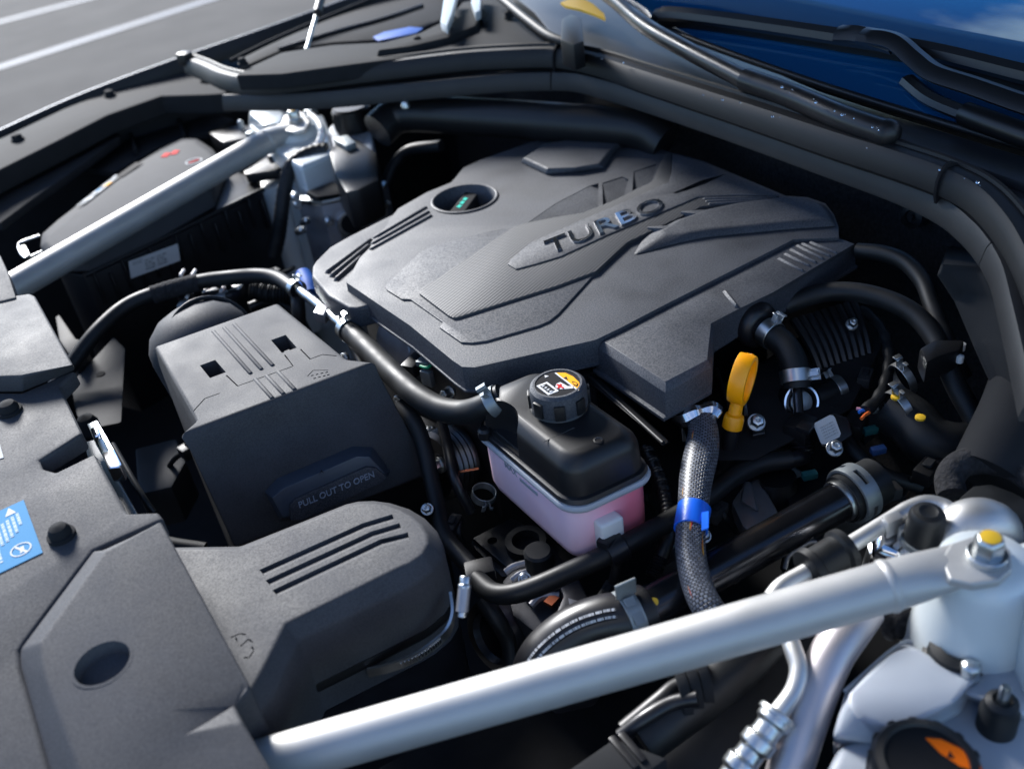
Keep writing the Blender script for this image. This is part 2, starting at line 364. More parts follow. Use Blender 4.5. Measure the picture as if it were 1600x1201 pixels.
def plate(a, b_, c_, d_, th, mat=None):                # flat label with uv, corners a(0,0) b(1,0) c(1,1) d(0,1)
    n = (b_ - a).cross(d_ - a).normalized()
    if n.z < 0 and abs(n.z) > .2: n = -n
    bm = box(a, b_ - a, d_ - a, n * th) if False else loft([[a, b_, c_, d_], [p + n * th for p in (a, b_, c_, d_)]])
    uvl = bm.loops.layers.uv.verify()
    for f in bm.faces:
        for lp in f.loops:
            p = lp.vert.co; best = min(range(4), key=lambda i: min((p - q).length for q in ((a, b_, c_, d_)[i], (a, b_, c_, d_)[i] + n * th)))
            lp[uvl].uv = ((0, 0), (1, 0), (1, 1), (0, 1))[best]
    return bm
def bolt_bm(c, axis, r, h, washer=1.3):
    washer = min(washer, 1.32)
    bm = lathe(c, axis, [(r * washer, 0), (r * washer, h * .3), (r, h * .3)], 24)
    lathe(c + axis.normalized() * h * .3, axis, [(r, 0), (r, h * .6), (r * .85, h * .75), (r * .3, h * .75), (r * .25, h * .62)], 6, bm)
    return bm
def spring_clamp(name, label, c, axis, r, wid, mat='galv', tab=0.0, up=Vector((0, 0, 1)), group='hose clamps'):
    axis = axis.normalized(); tdir = (up - axis * up.dot(axis)).normalized(); tdir = Matrix.Rotation(tab, 3, axis) @ tdir
    side = axis.cross(tdir)
    t = thing(name, label, 'hose clamp', c - tdir * r, group)
    part('band', ring(c, axis, r, r + .0012, wid), mat, t, .0003, 1)
    for s in (-1, 1):
        p0 = c + tdir * (r + .0005) + side * (s * r * .22)
        bm = box(p0 - axis * wid * (.45 if s < 0 else .2), axis * wid * (.9 if s < 0 else .4), side * .0012, tdir * r * .55)
        box(p0 - axis * wid * (.45 if s < 0 else .2) + tdir * r * .55, axis * wid * (.9 if s < 0 else .4), side * (s * r * .3), tdir * .0012, bm)
        part('tab', bm, mat, t, .0002, 1)
    return t
def hose(name, pts, r, label, mat='rubber', cat='hose', z=None, group=None, n=8, seg=18):
    return solo(name, tube(pt(pts, z), r, n, seg), mat, label, cat, group=group, sharp=60)
T1 = lambda x, y, *z: (480 + x / 4, 200 + y / 4, *z)
T2 = lambda x, y, *z: (800 + x / 4, 200 + y / 4, *z)
T3 = lambda x, y, *z: (1000 + x / 4, 250 + y / 4, *z)
T4 = lambda x, y, *z: (840 + x / 4, 420 + y / 4, *z)
T5 = lambda x, y, *z: (480 + x / 4, 400 + y / 4, *z)
UP = Vector((0, 0, 1))
#@@SETTING
# ------------------------------------------------------------------ the setting
bm = bmesh.new(); GZ = -0.95
bm.faces.new([bm.verts.new(p) for p in ((-60, -60, GZ), (60, -60, GZ), (60, 60, GZ), (-60, 60, GZ))])
ground = struct('asphalt_ground', bm, 'asphalt')
for a, b_, wd in (((-60, 50), (230, -26), 5), ((-60, 124), (420, -30), 5)):
    p, q = P(*a, GZ + .004), P(*b_, GZ + .004); d = (q - p).normalized(); s = Vector((-d.y, d.x, 0)) * .055
    bm = bmesh.new(); bm.faces.new([bm.verts.new(v) for v in (p - d - s, q + d * 4 - s, q + d * 4 + s, p - d + s)])
    struct('parking_line', bm, 'linepaint')

struct('bay_floor', cbox((-.05, 0, -.50), .95, 1.75, .02), 'baydark')
bm = cbox((.40, 0, -.20), .03, 1.7, .55); struct('firewall', bm, 'baydark')
bm = cbox((-.62, 0, -.25), .03, 1.6, .48); struct('front_bulkhead', bm, 'baydark')
bm = cbox((0, .86, -.24), 1.2, .03, .50); struct('inner_wing', bm, 'baydark')
bm = cbox((0, -.82, -.30), 1.2, .03, .40); struct('inner_wing', bm, 'baydark')

# the open bonnet, hinged at the scuttle and standing over the back of the bay
hood = thing('open_bonnet', 'open bonnet raised over the back of the engine bay', 'bonnet', (.36, 0, .12))
hl = lambda f, y, off: Vector((.42 - .70 * f + off * .74, y, .25 + .80 * f + off * .67))
part('outer_skin', loft([[hl(0, -.74, 0), hl(0, .74, 0), hl(1, .70, 0), hl(1, -.70, 0)], [hl(0, -.74, .02), hl(0, .74, .02), hl(1, .70, .02), hl(1, -.70, .02)]]), 'white', hood, .004)
part('insulation_pad', loft([[hl(.04, -.68, -.002), hl(.04, .68, -.002), hl(.96, .64, -.002), hl(.96, -.64, -.002)], [hl(.06, -.62, -.02), hl(.06, .62, -.02), hl(.93, .58, -.02), hl(.93, -.58, -.02)]]), 'foam', hood, .004)

# ------------------------------------------------------------------ far wing and its plastic trim
fen = thing('front_wing', 'glossy blue-white far front wing edge beside the asphalt', 'car wing', (-.1, .85, -.35))
edge = pt([(-60, 232, .012), (0, 203, .016), (130, 145, .028), (290, 86, .045), (430, 38, .062), (620, -30, .08), (760, -75, .09)])
bm = sweep(edge, [(-.10, -.30), (-.055, -.05), (-.02, -.008), (-.004, 0), (.002, -.003), (.003, -.02), (.0, -.06)], 1, 6)
part('wing_panel', bm, 'fender', fen, 0, sharp=70)
edge2 = [p + Vector((0, -.012, -.004)) for p in edge]
part('wing_seal', sweep(edge2, [(-.006, -.02), (-.006, .002), (0, .007), (.006, .002), (.006, -.02)], 1, 6), 'seal', fen, 0, sharp=70)

wt = thing('wing_trim', 'grey plastic strip along the far wing, held by push pins', 'trim', P(170, 170, -.02))
top = [(-60, 248), (0, 217), (100, 170), (200, 131), (272, 107), (300, 112), (351, 131), (354, 146), (330, 148), (252, 150), (168, 180), (90, 220), (0, 265), (-60, 300)]
part('panel', prism(top, .022, .030, .0), 'trim', wt, .003, 3)
def pushpin(px, py, z, parent, r=.011, name='push_pin'):
    c = P(px, py, z)
    return part(name, lathe(c, UP, [(r * 1.15, 0), (r * 1.15, .0025), (r * .92, .0028), (r * .92, .0055), (r * .7, .0085), (r * .3, .0095), (0, .0097)], 24), 'trim', parent, 0)
for px, py in ((28, 219), (172, 150), (275, 111), (322, 127)): pushpin(px, py, .022, wt, .0085)
top2 = [(-40, 345), (-40, 300), (20, 272), (172, 207), (185, 206), (186, 214), (150, 240), (100, 276), (40, 318), (0, 348)]
sc = thing('side_splash_panel', 'dark grey plastic splash panel below the far wing trim', 'panel', P(80, 270, -.06))
part('panel', prism(top2, -.014, .012), 'trim', sc, .003)
bm = bmesh.new()
for i in range(6):
    for j in range(3):
        c = P(4 + i * 6 + j * 2, 292 - i * 3 + j * 6, -.0128); lathe(c, UP, [(.0022, -.001), (.0022, .0006), (.0, .0006)], 6, bm)
o = part('grille_holes', bm, 'ink', sc); o['kind'] = 'stuff'
fl = thing('inner_wing_liner', 'dusty grey liner under the far wing, behind the air filter box', 'liner', P(270, 200, -.12))
part('liner', prism([(120, 262), (190, 212), (270, 182), (352, 182), (366, 186), (330, 205), (250, 228), (180, 268)], -.04, .01), 'trim', fl, .003)
for a in ((200, 205), (275, 180)):
    part('rib', prism([(a[0], a[1]), (a[0] + 5, a[1] - 1), (a[0] + 14, a[1] + 28), (a[0] + 9, a[1] + 30)], -.03, .012), 'trim', fl, .001)

# ------------------------------------------------------------------ scuttle: weather strip, trim strip, panels
sealp = pt([(292, 93, .070), (318, 103, .074), (345, 115, .078), (385, 123, .082), (440, 121, .085), (520, 110, .090), (620, 97, .094), (720, 85, .098), (800, 80, .10),
            (870, 79, .10), (930, 89, .10), (1010, 114, .10), (1150, 158, .10), (1300, 207, .10), (1400, 238, .10), (1480, 266, .098), (1535, 296, .094), (1580, 345, .088), (1615, 410, .08), (1650, 500, .07)])
ws = thing('weather_strip', 'thick black rubber weather strip running round the scuttle edge', 'weather strip', P(900, 110, .06))
part('bulb', sweep(sealp, [(-.014, -.006), (-.0135, .004), (-.012, .0058), (-.0100, .0048), (-.0092, .0022), (-.0015, .0028), (.0022, .0022), (.0050, -.001), (.0072, -.0065), (.0088, -.014), (.0086, -.0185), (.0060, -.0205), (.0035, -.0235), (-.004, -.024), (-.010, -.02)], 1, 7), 'seal', ws, 0, sharp=34)
for px, py, z, ang in ((864, 99, .09, 0), (1470, 283, .09, 0)):
    i = min(range(len(sealp)), key=lambda k: abs(sealp[k].x - P(px, py, z).x) + abs(sealp[k].y - P(px, py, z).y))
    p = sealp[i]; q = (sealp[min(i + 1, len(sealp) - 1)] - sealp[i - 1]); q.z = 0; q.normalize(); s = Vector((q.y, -q.x, 0))
    part('joint', loft([[p + q * d + s * a + UP * b for a, b in ((-.0105, .003), (-.004, .0066), (.002, .0062), (.0078, .0012), (.0108, -.007), (.0112, -.018), (.0088, -.026), (0, -.02))] for d in (-.0012, .0012)]), 'ink', ws, 0)
part('end_cap', cbox(P(290, 92, .072), .018, .022, .02, .4), 'black', ws, .004)
striA = pt([(352, 147, .060), (430, 146, .064), (520, 141, .068), (620, 131, .072), (720, 121, .076), (800, 114, .078), (862, 112, .078)])
striB = pt([(866, 112, .078), (905, 114, .078), (960, 127, .078), (1050, 154, .078), (1150, 186, .078), (1300, 237, .078), (1420, 279, .077), (1490, 312, .075), (1535, 348, .072), (1560, 378, .069)])
striC = pt([(1562, 380, .069), (1580, 415, .066), (1595, 470, .06), (1612, 540, .05), (1630, 620, .04)])
st = thing('scuttle_edge_trim', 'matt dark trim strip under the weather strip, in three lengths', 'trim', P(900, 125, .05))
prof = [(-.016, -.006), (-.012, -.002), (-.002, -.0015), (.002, .0005), (.006, .0005), (.0085, -.003), (.012, -.017), (.011, -.020), (.006, -.020), (-.010, -.018)]
for s_ in (striA, striB, striC): part('strip', sweep(s_, prof, 1, 6), 'strip', st, .0, sharp=50)

hp = thing('hinge_cover_panel', 'grey plastic scuttle corner panel below the bonnet hinge', 'panel', P(700, 60, .06))
top = [(368, 118), (392, 104), (440, 82), (520, 70), (600, 66), (655, 52), (700, 30), (722, 4), (780, -8), (800, 20), (830, 48), (866, 74), (800, 76), (720, 81), (620, 92), (520, 105), (440, 116)]
part('panel', prism(top, .098, .02), 'trim', hp, .003, 3)
for k in range(3):
    a = (690 + k * 18, 30 - k * 3)
    part('rib', prism([(a[0] + 12, a[1] - 8), (a[0] + 18, a[1] - 8), (a[0] + 36, a[1] + 9), (a[0] + 29, a[1] + 10)], .104, .007), 'trim', hp, .001)
part('step', prism([(590, 78), (690, 46), (712, 30), (742, 8), (758, 14), (742, 40), (700, 58), (640, 72)], .106, .01, .05), 'trim', hp, .003)
for px, py in ((380, 101), (653, 68), (702, 54), (795, 28)): pushpin(px, py, .100, hp, .006, 'screw')
fp = thing('wing_gutter', 'dark recessed gutter channel between far wing and hinge panel', 'gutter', P(520, 40, .03))
part('channel', prism([(372, 92), (430, 62), (520, 28), (640, -12), (720, -10), (690, 30), (650, 48), (590, 62), (520, 66), (440, 78), (390, 100)], .06, .02), 'trim', fp, .002)
part('rail', tube(pt([(436, 78, .075), (520, 52, .078), (600, 30, .08), (660, 10, .08)]), .004), 'black', fp)
part('edge', tube(pt([(360, 96, .07), (430, 62, .076), (520, 24, .08), (600, -8, .085)]), .0035), 'trim', fp)
bb = solo('blue_clip', loft([PS([(582, 58), (600, 50), (640, 42), (662, 44), (650, 52), (610, 60), (590, 64)], .085), PS([(584, 62), (602, 56), (641, 48), (660, 49), (648, 58), (610, 66), (592, 68)], .075)]), 'bluepart', 'small bright blue plastic clip in the gutter below the hinge', 'clip', .002)
gs = thing('gas_strut', 'thin gas strut rising out of the far gutter', 'gas strut', P(480, 76, .07))
part('rod', tube(pt([(479, 78, .07), (498, 12, .11)]), .0032), 'steel', gs); part('cylinder', tube(pt([(496, 20, .108), (512, -40, .14)]), .0065), 'black', gs)
part('hinge_arm', prism([(688, 34), (696, -20), (716, -20), (706, 20), (698, 40)], .125, .012), 'white', hood, .002)
part('hinge_arm', prism([(736, 4), (738, -20), (752, -20), (750, 16), (742, 20)], .12, .012), 'white', hood, .002)

sp = thing('scuttle_cover', 'dark plastic scuttle cover between weather strip and windscreen', 'panel', P(1250, 170, .05))
part('panel', prism([(800, -8), (835, 20), (872, 66), (905, 74), (1010, 106), (1150, 150), (1300, 199), (1480, 258), (1540, 290), (1600, 350), (1660, 420), (1700, 330), (1600, 268), (1480, 225), (1250, 130), (1095, 62), (1000, 20), (960, -20)], .088, .02), 'cowl', sp, .002)
part('lip', tube(pt([(770, -14, .12), (800, 12, .118), (830, 36, .115), (862, 58, .112), (905, 72, .108)]), .0055), 'seal', sp)
part('bracket', prism([(876, 62), (878, 30), (892, 22), (908, 28), (912, 64), (896, 70)], .125, .03), 'black', sp, .002)
part('step', prism([(1180, 112), (1260, 136), (1400, 182), (1600, 244), (1660, 262), (1660, 300), (1600, 286), (1480, 244), (1400, 214), (1330, 196)], .096, .008), 'cowl', sp, .002)
yl = solo('yellow_reflection', prism([(876, 4), (902, -6), (926, 6), (944, 22), (946, 30), (928, 22), (904, 14), (884, 10)], .115, .003), 'yellowpaint', 'yellow plate standing for a sticker reflection behind the scuttle corner', 'tag')  # solid plate added for the reflection of a yellow sticker
dp = thing('drain_hose', 'glossy black drain hose lying along the scuttle, wet with drops', 'hose', P(1200, 130, .09))
part('thin_length', tube(pt([(905, -40, .135), (960, 0, .13), (1010, 42, .125), (1080, 82, .12), (1168, 127, .115)]), .0095), 'gloss', dp)
part('fat_length', tube(pt([(1165, 125, .115), (1240, 152, .112), (1320, 186, .11), (1388, 210, .108)]), .0115), 'gloss', dp)
part('end_cap', lathe(P(1388, 210, .108), (P(1388, 210, .108) - P(1320, 186, .11)), [(.0125, -.004), (.0125, .002), (.010, .006), (.004, .009), (0, .0095)]), 'black', dp)
bm = bmesh.new()
for k in range(46):
    f = random.random(); a = Vector((1030, 50)).lerp(Vector((1388, 208)), f) if k < 30 else Vector((900, 78)).lerp(Vector((1560, 300)), f)
    px, py = a.x + random.uniform(-10, 8), a.y + random.uniform(-6, 3)
    zz = .1225 if k < 30 else .1066
    rr_ = random.choice((.0004, .0005, .0006, .0008, .0011))
    lathe(P(px, py, zz), UP, [(rr_, -.0008), (rr_, .0002), (rr_ * .8, rr_ * .6), (rr_ * .3, rr_ * .9), (0, rr_ * .92)], 8, bm)
o = solo('water_drops', bm, 'drop', 'water drops beaded on the scuttle hose and strip', 'water drops'); o['kind'] = 'stuff'

WN = Vector((-math.sin(R(27)), 0, math.cos(R(27)))); WO = P(1300, 150, .098)
def W(px, py, h=0.0): return PP(px, py, WO + WN * h, WN)
wsn = thing('windscreen', 'windscreen glass reflecting sky and clouds, sky blue painted into its colour', 'windscreen', W(1300, 150))
g = [W(940, -40), W(1010, 22), W(1090, 60), W(1250, 118), W(1400, 166), W(1600, 226), W(1720, 258), W(1760, -60)]
part('glass', loft([g, [p - WN * .005 for p in g]]), 'glass', wsn, .001)
part('glass_edge_seal', tube([W(1000, 26, .001), W(1090, 65, .001), W(1250, 122, .001), W(1400, 170, .001), W(1600, 230, .001), W(1680, 250, .001)], .0035), 'black', wsn)
wp = thing('windscreen_wiper', 'black wiper blade and arm lying across the windscreen', 'wiper', W(1350, 60))
bl = [W(1024, 20, .02), W(1060, 20, .02), W(1160, 32, .02), W(1310, 54, .02), W(1450, 76, .02), W(1600, 112, .02), W(1680, 130, .02)]
def blade(bl, hw, hh):
    q = spline(bl, 6); rings = []
    for i, p in enumerate(q):
        t = (q[min(i + 1, len(q) - 1)] - q[max(i - 1, 0)]).normalized(); s = t.cross(WN).normalized()
        k = min(1, .45 + i / 6)
        rings.append([p - s * hw * .9 - WN * hh, p - s * hw - WN * hh * .2, p - s * hw * .4 + WN * hh * .8 * k, p + s * hw * .4 + WN * hh * .5, p + s * hw - WN * hh * .2, p + s * hw * .9 - WN * hh])
    return loft(rings)
part('blade_spoiler', blade(bl, .008, .007), 'wiper', wp, 0, sharp=24)
part('rubber_edge', blade([p - WN * .012 for p in bl], .004, .007), 'rubber', wp, 0, sharp=50)
part('connector', blade([W(1308, 49, .026), W(1345, 52, .026), W(1400, 68, .026)], .010, .006), 'black', wp, 0, sharp=50)
part('arm', blade([W(1345, 52, .034), W(1395, 62, .034), W(1430, 90, .03), W(1460, 112, .03), W(1520, 132, .03), W(1600, 160, .03), W(1680, 185, .03)], .0095, .004), 'wiper', wp, 0, sharp=24)
w2_ = thing('lower_wiper_arm', 'second black wiper arm low on the windscreen edge', 'wiper', W(1500, 180))
part('arm', blade([W(1415, 122, .01), W(1450, 150, .012), W(1500, 172, .012), W(1560, 192, .012), W(1650, 215, .012)], .007, .005), 'wiper', w2_, 0, sharp=24)
part('knuckle', tube([W(1508, 178, .014), W(1545, 192, .016), W(1640, 226, .016)], .010), 'wiper', w2_)
wl = thing('far_wiper_tip', 'black far wiper blade end above the scuttle corner', 'wiper', W(990, 10))
part('blade', blade([W(930, -30, .02), W(965, -6, .02), W(1005, 18, .02), W(1018, 32, .02)], .006, .006), 'wiper', wl, 0, sharp=50)
#@@BAY
def polymesh(vs_, faces):
    bm = bmesh.new(); v = {k: bm.verts.new(p if isinstance(p, Vector) else P(*p)) for k, p in vs_.items()}
    for f in faces: bm.faces.new([v[k] for k in f])
    return bm
def groove(a, b_, wd, z, dep, bm=None):      # slot between two spots
    p, q = P(*a, z), P(*b_, z); d = (q - p).normalized(); s = Vector((-d.y, d.x, 0)) * wd / 2
    return loft([[p - s, q - s, q + s, p + s], [v - UP * dep for v in (p - s, q - s, q + s, p + s)]], bm=bm)
def ridge(a, b_, wd, z, h, taper=.6):
    p, q = P(*a, z), P(*b_, z); d = (q - p).normalized(); s = Vector((-d.y, d.x, 0)) * wd / 2
    return loft([[p - s, q - s, q + s, p + s], [p + d * h - s * taper + UP * h, q - d * h * .6 - s * taper + UP * h, q - d * h * .6 + s * taper + UP * h, p + d * h + s * taper + UP * h]])

# ------------------------------------------------------------------ radiator top cover (front panel)
ZP = .030
rc_ = thing('radiator_cover', 'large grey plastic radiator cover with push pins along the front', 'cover', P(60, 900, -.02))
main = [(-80, 612), (35, 613), (118, 577), (93, 602), (129, 677), (62, 718), (66, 731), (88, 737), (148, 708), (199, 801), (247, 799), (256, 811), (146, 859), (30, 1014), (31, 1041), (77, 1203), (92, 1270), (-120, 1270)]
part('main_panel', prism(main, ZP, .016), 'plastic', rc_, .003, 3)
part('upper_step', loft([PS([(-60, 468), (0, 466), (46, 459), (55, 463), (114, 570), (33, 587), (-60, 590)], .046), PS([(-60, 470), (0, 468), (46, 462), (56, 466), (118, 577), (35, 613), (-60, 614)], ZP)]), 'plastic', rc_, .002, 3)
part('far_wedge', prism([(-60, 380), (0, 398), (12, 424), (25, 464), (0, 470), (-60, 474)], .048, .02), 'plastic', rc_, .002)
V = {'A': (165, 860, .042), 'B': (251, 813, .041), 'C': (392, 1073, .036), 'D': (366, 1099, .035), 'S': (300, 1143, .043), 'T': (379, 1126, .043), 'E': (432, 1216, .043), 'F': (446, 1275, .043),
     'K1': (61, 1005, .042), 'K2': (68, 1050, .042), 'K3': (124, 1205, .042), 'K4': (146, 1275, .042), 'O1': (147, 859, ZP - .002), 'O2': (31, 1014, ZP - .002), 'O3': (32, 1041, ZP - .002), 'O4': (78, 1203, ZP - .002), 'O5': (94, 1275, ZP - .002)}
V = {k: P(*p) for k, p in V.items()}
for k in 'BCDTEF': V[k + 'b'] = Vector((V[k].x, V[k].y, ZP - .030))
V['O1b'] = Vector((V['O1'].x, V['O1'].y, ZP - .030))
lp_ = part('latch_cover', polymesh(V, [('A', 'K1', 'K2', 'K3', 'K4', 'F', 'E', 'T', 'S'), ('A', 'S', 'D', 'C', 'B'), ('S', 'T', 'D'), ('O1', 'O2', 'K1', 'A'), ('O2', 'O3', 'K2', 'K1'), ('O3', 'O4', 'K3', 'K2'), ('O4', 'O5', 'K4', 'K3'),
     ('O1', 'A', 'B', 'Bb', 'O1b'), ('B', 'C', 'Cb', 'Bb'), ('C', 'D', 'Db', 'Cb'), ('D', 'T', 'Tb', 'Db'), ('T', 'E', 'Eb', 'Tb'), ('E', 'F', 'Fb', 'Eb')]), 'plastic', rc_, .0022, 3, 12)
c0 = P(160, 1036, .042)
part('finger_cup', lathe(c0, UP, [(.0175, -.012), (.0162, -.0005), (.0168, .0006), (.0150, .0006), (.0142, -.0035), (.0138, -.0085), (.002, -.0088), (0, -.0088)], 40), 'plastic', rc_, 0)
cut(lp_, lathe(c0, UP, [(.0160, .02), (.0160, -.011), (.0, -.011)], 40))
pushpin(16, 643, ZP, rc_, .0085); pushpin(97, 838, ZP, rc_, .0080)
dn = (P(37, 781, ZP) - P(67, 863, ZP)).normalized()
a, b_ = P(67, 863, ZP + .0002), P(37, 781, ZP + .0002); ex = (P(13, 889, ZP) - P(67, 863, ZP)) * 2.6; ex.z = 0
stk = part('warning_sticker', plate(a, b_, b_ + ex, a + ex, .0003), 'skyblue', rc_, label='blue warning sticker with white print')
def onst(u, v, h=.0005): return a + (b_ - a) * u + ex * v + UP * h
def patch(name, uv, m_): return part(name, plate(*[onst(u_, v_, .0004) for u_, v_ in uv], .0001), m_, stk)
for k, (u0, u1) in enumerate(((.82, .60), (.80, .50), (.78, .46), (.76, .42), (.74, .40), (.72, .14), (.70, .10), (.82, .10), (.80, .12), (.76, .30), (.72, .26))):
    v0 = .10 + .062 * k; patch('print_line', ((u0, v0), (u1, v0), (u1, v0 + .036), (u0, v0 + .036)), 'printline')
part('prohibition_ring', lathe(onst(.20, .20), UP, [(.0058, 0), (.0068, 0), (.0068, .0001), (.0058, .0001)], 28, None, True), 'inkwhite', stk)
patch('prohibition_bar', ((.10, .15), (.12, .13), (.30, .25), (.28, .27)), 'inkwhite')
patch('pictogram', ((.14, .22), (.16, .17), (.24, .16), (.24, .20)), 'inkwhite')
for v0 in (.12, .52): patch('warning_triangle', ((.84, v0), (.84, v0 + .13), (.97, v0 + .065), (.97, v0 + .063)), 'inkwhite')
part('white_sticker', plate(P(-30, 725, ZP + .0002), P(6, 715, ZP + .0002), P(0, 694, ZP + .0002), P(-36, 700, ZP + .0002), .0003), 'paper', rc_)
# the cover is crowned: it falls away towards the near side of the car
def crown(ob, a=.30, y0=.05):
    me = ob.data; bm = bmesh.new(); bm.from_mesh(me); off = OFF[ob]
    for k in range(14):
        bmesh.ops.bisect_plane(bm, geom=bm.verts[:] + bm.edges[:] + bm.faces[:], plane_co=Vector((0, y0 - .04 * k, 0)) - off, plane_no=(0, 1, 0))
    for v in bm.verts:
        p = v.co + off; d = p - EYE; t_ = 1.0
        for _ in range(12):
            q = EYE + d * t_; t_ = (p.z - a * min(0, q.y - y0) ** 2 - EYE.z) / d.z
        v.co = EYE + d * t_ - off
    bm.to_mesh(me); bm.free(); me.set_sharp_from_angle(angle=R(35))
bpy.context.view_layer.update()
for o_ in [c for c in rc_.children] + [g for c in rc_.children for g in c.children]: crown(o_)
# the lock mechanism glinting in the gap behind the panel
lk_ = thing('bonnet_catch', 'bright zinc bonnet catch in the notch behind the radiator cover', 'latch', P(175, 730, -.08))
part('catch_plate', prism([(136, 662), (152, 656), (186, 716), (190, 732), (170, 730), (148, 690)], -.012, .004), 'steel', lk_, .001)
part('hook', prism([(158, 706), (178, 700), (190, 724), (188, 730), (168, 732)], .000, .014), 'chrome', lk_, .002)
part('pawl', prism([(140, 668), (152, 664), (158, 680), (146, 684)], .000, .010), 'chrome', lk_, .002)
part('cable', tube(pt([(176, 694, -.02), (205, 745, -.03), (226, 780, -.04), (240, 800, -.05)]), .0025), 'rubber', lk_)
part('spring', tube(pt([(158, 690, -.006), (168, 712, -.006)]), lambda f, s: .0022 + .0007 * math.sin(s * 4200), 40), 'steel', lk_)
part('housing', prism([(130, 690), (150, 684), (215, 800), (240, 880), (190, 860), (150, 770)], -.03, .05), 'black', lk_, .003)

# ------------------------------------------------------------------ strut braces
def brace(name, label, tower, front, r, plate_px, bolt_px, zt, yel):
    t = thing(name, label, 'strut brace', (tower.x, tower.y, tower.z - .02), 'strut braces')
    d = (tower - front).normalized()
    q = [front, front.lerp(tower, .5), tower - d * .055, tower - d * .04, tower - d * .02, tower - d * .002]
    rad = [r, r, r, r * .96, r * .82, r * .62]
    bm = bmesh.new(); rings = []
    u = d.cross(UP).normalized(); v = u.cross(d)
    for p, rr_, fl_, dz in zip(q, rad, (1, 1, 1, .92, .6, .25), (0, 0, 0, 0, .001, .002)):
        rings.append([p + UP * dz + (u * math.cos(k * 2 * math.pi / 32) * (r if fl_ < 1 else rr_) + v * math.sin(k * 2 * math.pi / 32) * rr_ * fl_) for k in range(32)])
    part('tube', loft(rings), 'barpaint', t, 0, sharp=75)
    part('end_plate', prism(plate_px, zt + .006, .006), 'barpaint', t, .0015, 3)
    c = P(*bolt_px, zt + .006)
    part('weld_bead', lathe(tower - d * .058, d, [(r * 1.0, -.003), (r * 1.06, -.0015), (r * 1.07, .0005), (r * 1.02, .0025), (r * .99, .003)], 40), 'barpaint', t)
    b1 = part('bolt', bolt_bm(c, UP, .0085, .016, 1.55), 'steel', t, .0005, 1)
    part('paint_mark', lathe(c + UP * .0166, UP, [(.0058, -.002), (.0058, .0006), (.004, .0012), (0, .0013)], 16), 'yellowpaint', b1)
    return t
NT = P(1538, 872, 0); NF = P(330, 1216, -.060)
brace('strut_brace', 'satin silver strut brace crossing the foreground, yellow-marked bolt at its end', NT, NF, .0150,
      [(1470, 872), (1486, 848), (1528, 834), (1560, 838), (1580, 860), (1582, 888), (1562, 906), (1520, 912), (1484, 904)], (1541, 872), 0, 1)
FT = P(460, 196, 0); FF = P(-30, 478, -.02)
brace('strut_brace', 'satin silver strut brace crossing the far side above the air filter box', FT, FF, .0165,
      [(432, 196), (440, 182), (462, 172), (478, 176), (484, 190), (476, 202), (458, 206), (440, 202)], (462, 190), 0, 1)

# ------------------------------------------------------------------ battery box cover
ZB = .0
bx = thing('battery_cover', 'square grey plastic battery cover reading PULL OUT TO OPEN', 'battery cover', P(430, 680, -.2))
q = {'a': P(241, 540, ZB), 'b': P(433, 473, ZB), 'c': P(447, 485, ZB - .002), 'd': P(540, 567, ZB - .002), 'e': P(586, 566, ZB - .001), 'f': P(280, 680, ZB - .001), 'g': P(306, 656, ZB - .002)}
nF = Vector((-.08, -1, .16)).normalized(); oF = P(285, 688, ZB - .004)
def F(px, py, h=0.0): return PP(px, py, oF + nF * h, nF)
fTL, fTR, fBR, fBL = F(288, 690), F(587, 571), F(676, 738), F(366, 855)
top = [P(241, 541, ZB), P(433, 473, ZB), P(540, 560, ZB), P(586, 565, ZB), P(280, 679, ZB), P(307, 656, ZB)]
# lid of the cover: flat top with a lip along its near edge
bm = loft([top, [fTR.lerp(fBR, 0) * 0 + v - UP * .012 for v in [top[0] + Vector((-.004, .003, 0)), top[1] + Vector((.004, .003, 0)), top[2] + Vector((.004, 0, 0)), top[3], top[4], top[5] + Vector((-.004, 0, 0))]]])
bot = [top[0] + Vector((-.004, .002, -.16)), top[1] + Vector((.020, .002, -.16)), top[2] + Vector((.026, 0, -.16)), fBR + Vector((0, 0, -.0)), fBL, top[5] + Vector((-.002, 0, -.16))]
bm = loft([top, [top[0] + Vector((-.002, .002, -.02)), top[1] + Vector((.006, .002, -.02)), top[2] + Vector((.007, 0, -.02)), fTR.lerp(fBR, .1), fTL.lerp(fBL, .1), top[5] + Vector((-.003, 0, -.02))], bot])
bc = part('shell', bm, 'plastic', bx, .0035, 3)
for poly in ([(449 / 4 + 200, 400 + 683 / 4), (545 / 4 + 200, 400 + 648 / 4), (612 / 4 + 200, 400 + 725 / 4), (512 / 4 + 200, 400 + 762 / 4)], [(893 / 4 + 200, 400 + 525 / 4), (985 / 4 + 200, 400 + 492 / 4), (1055 / 4 + 200, 400 + 572 / 4), (962 / 4 + 200, 400 + 605 / 4)]):
    cut(bc, loft([[P(p[0], p[1], ZB) + UP * .01 for p in poly], [P(p[0], p[1], ZB) - UP * .025 for p in poly]]))
def B_(x, y): return (200 + x / 4, 400 + y / 4)
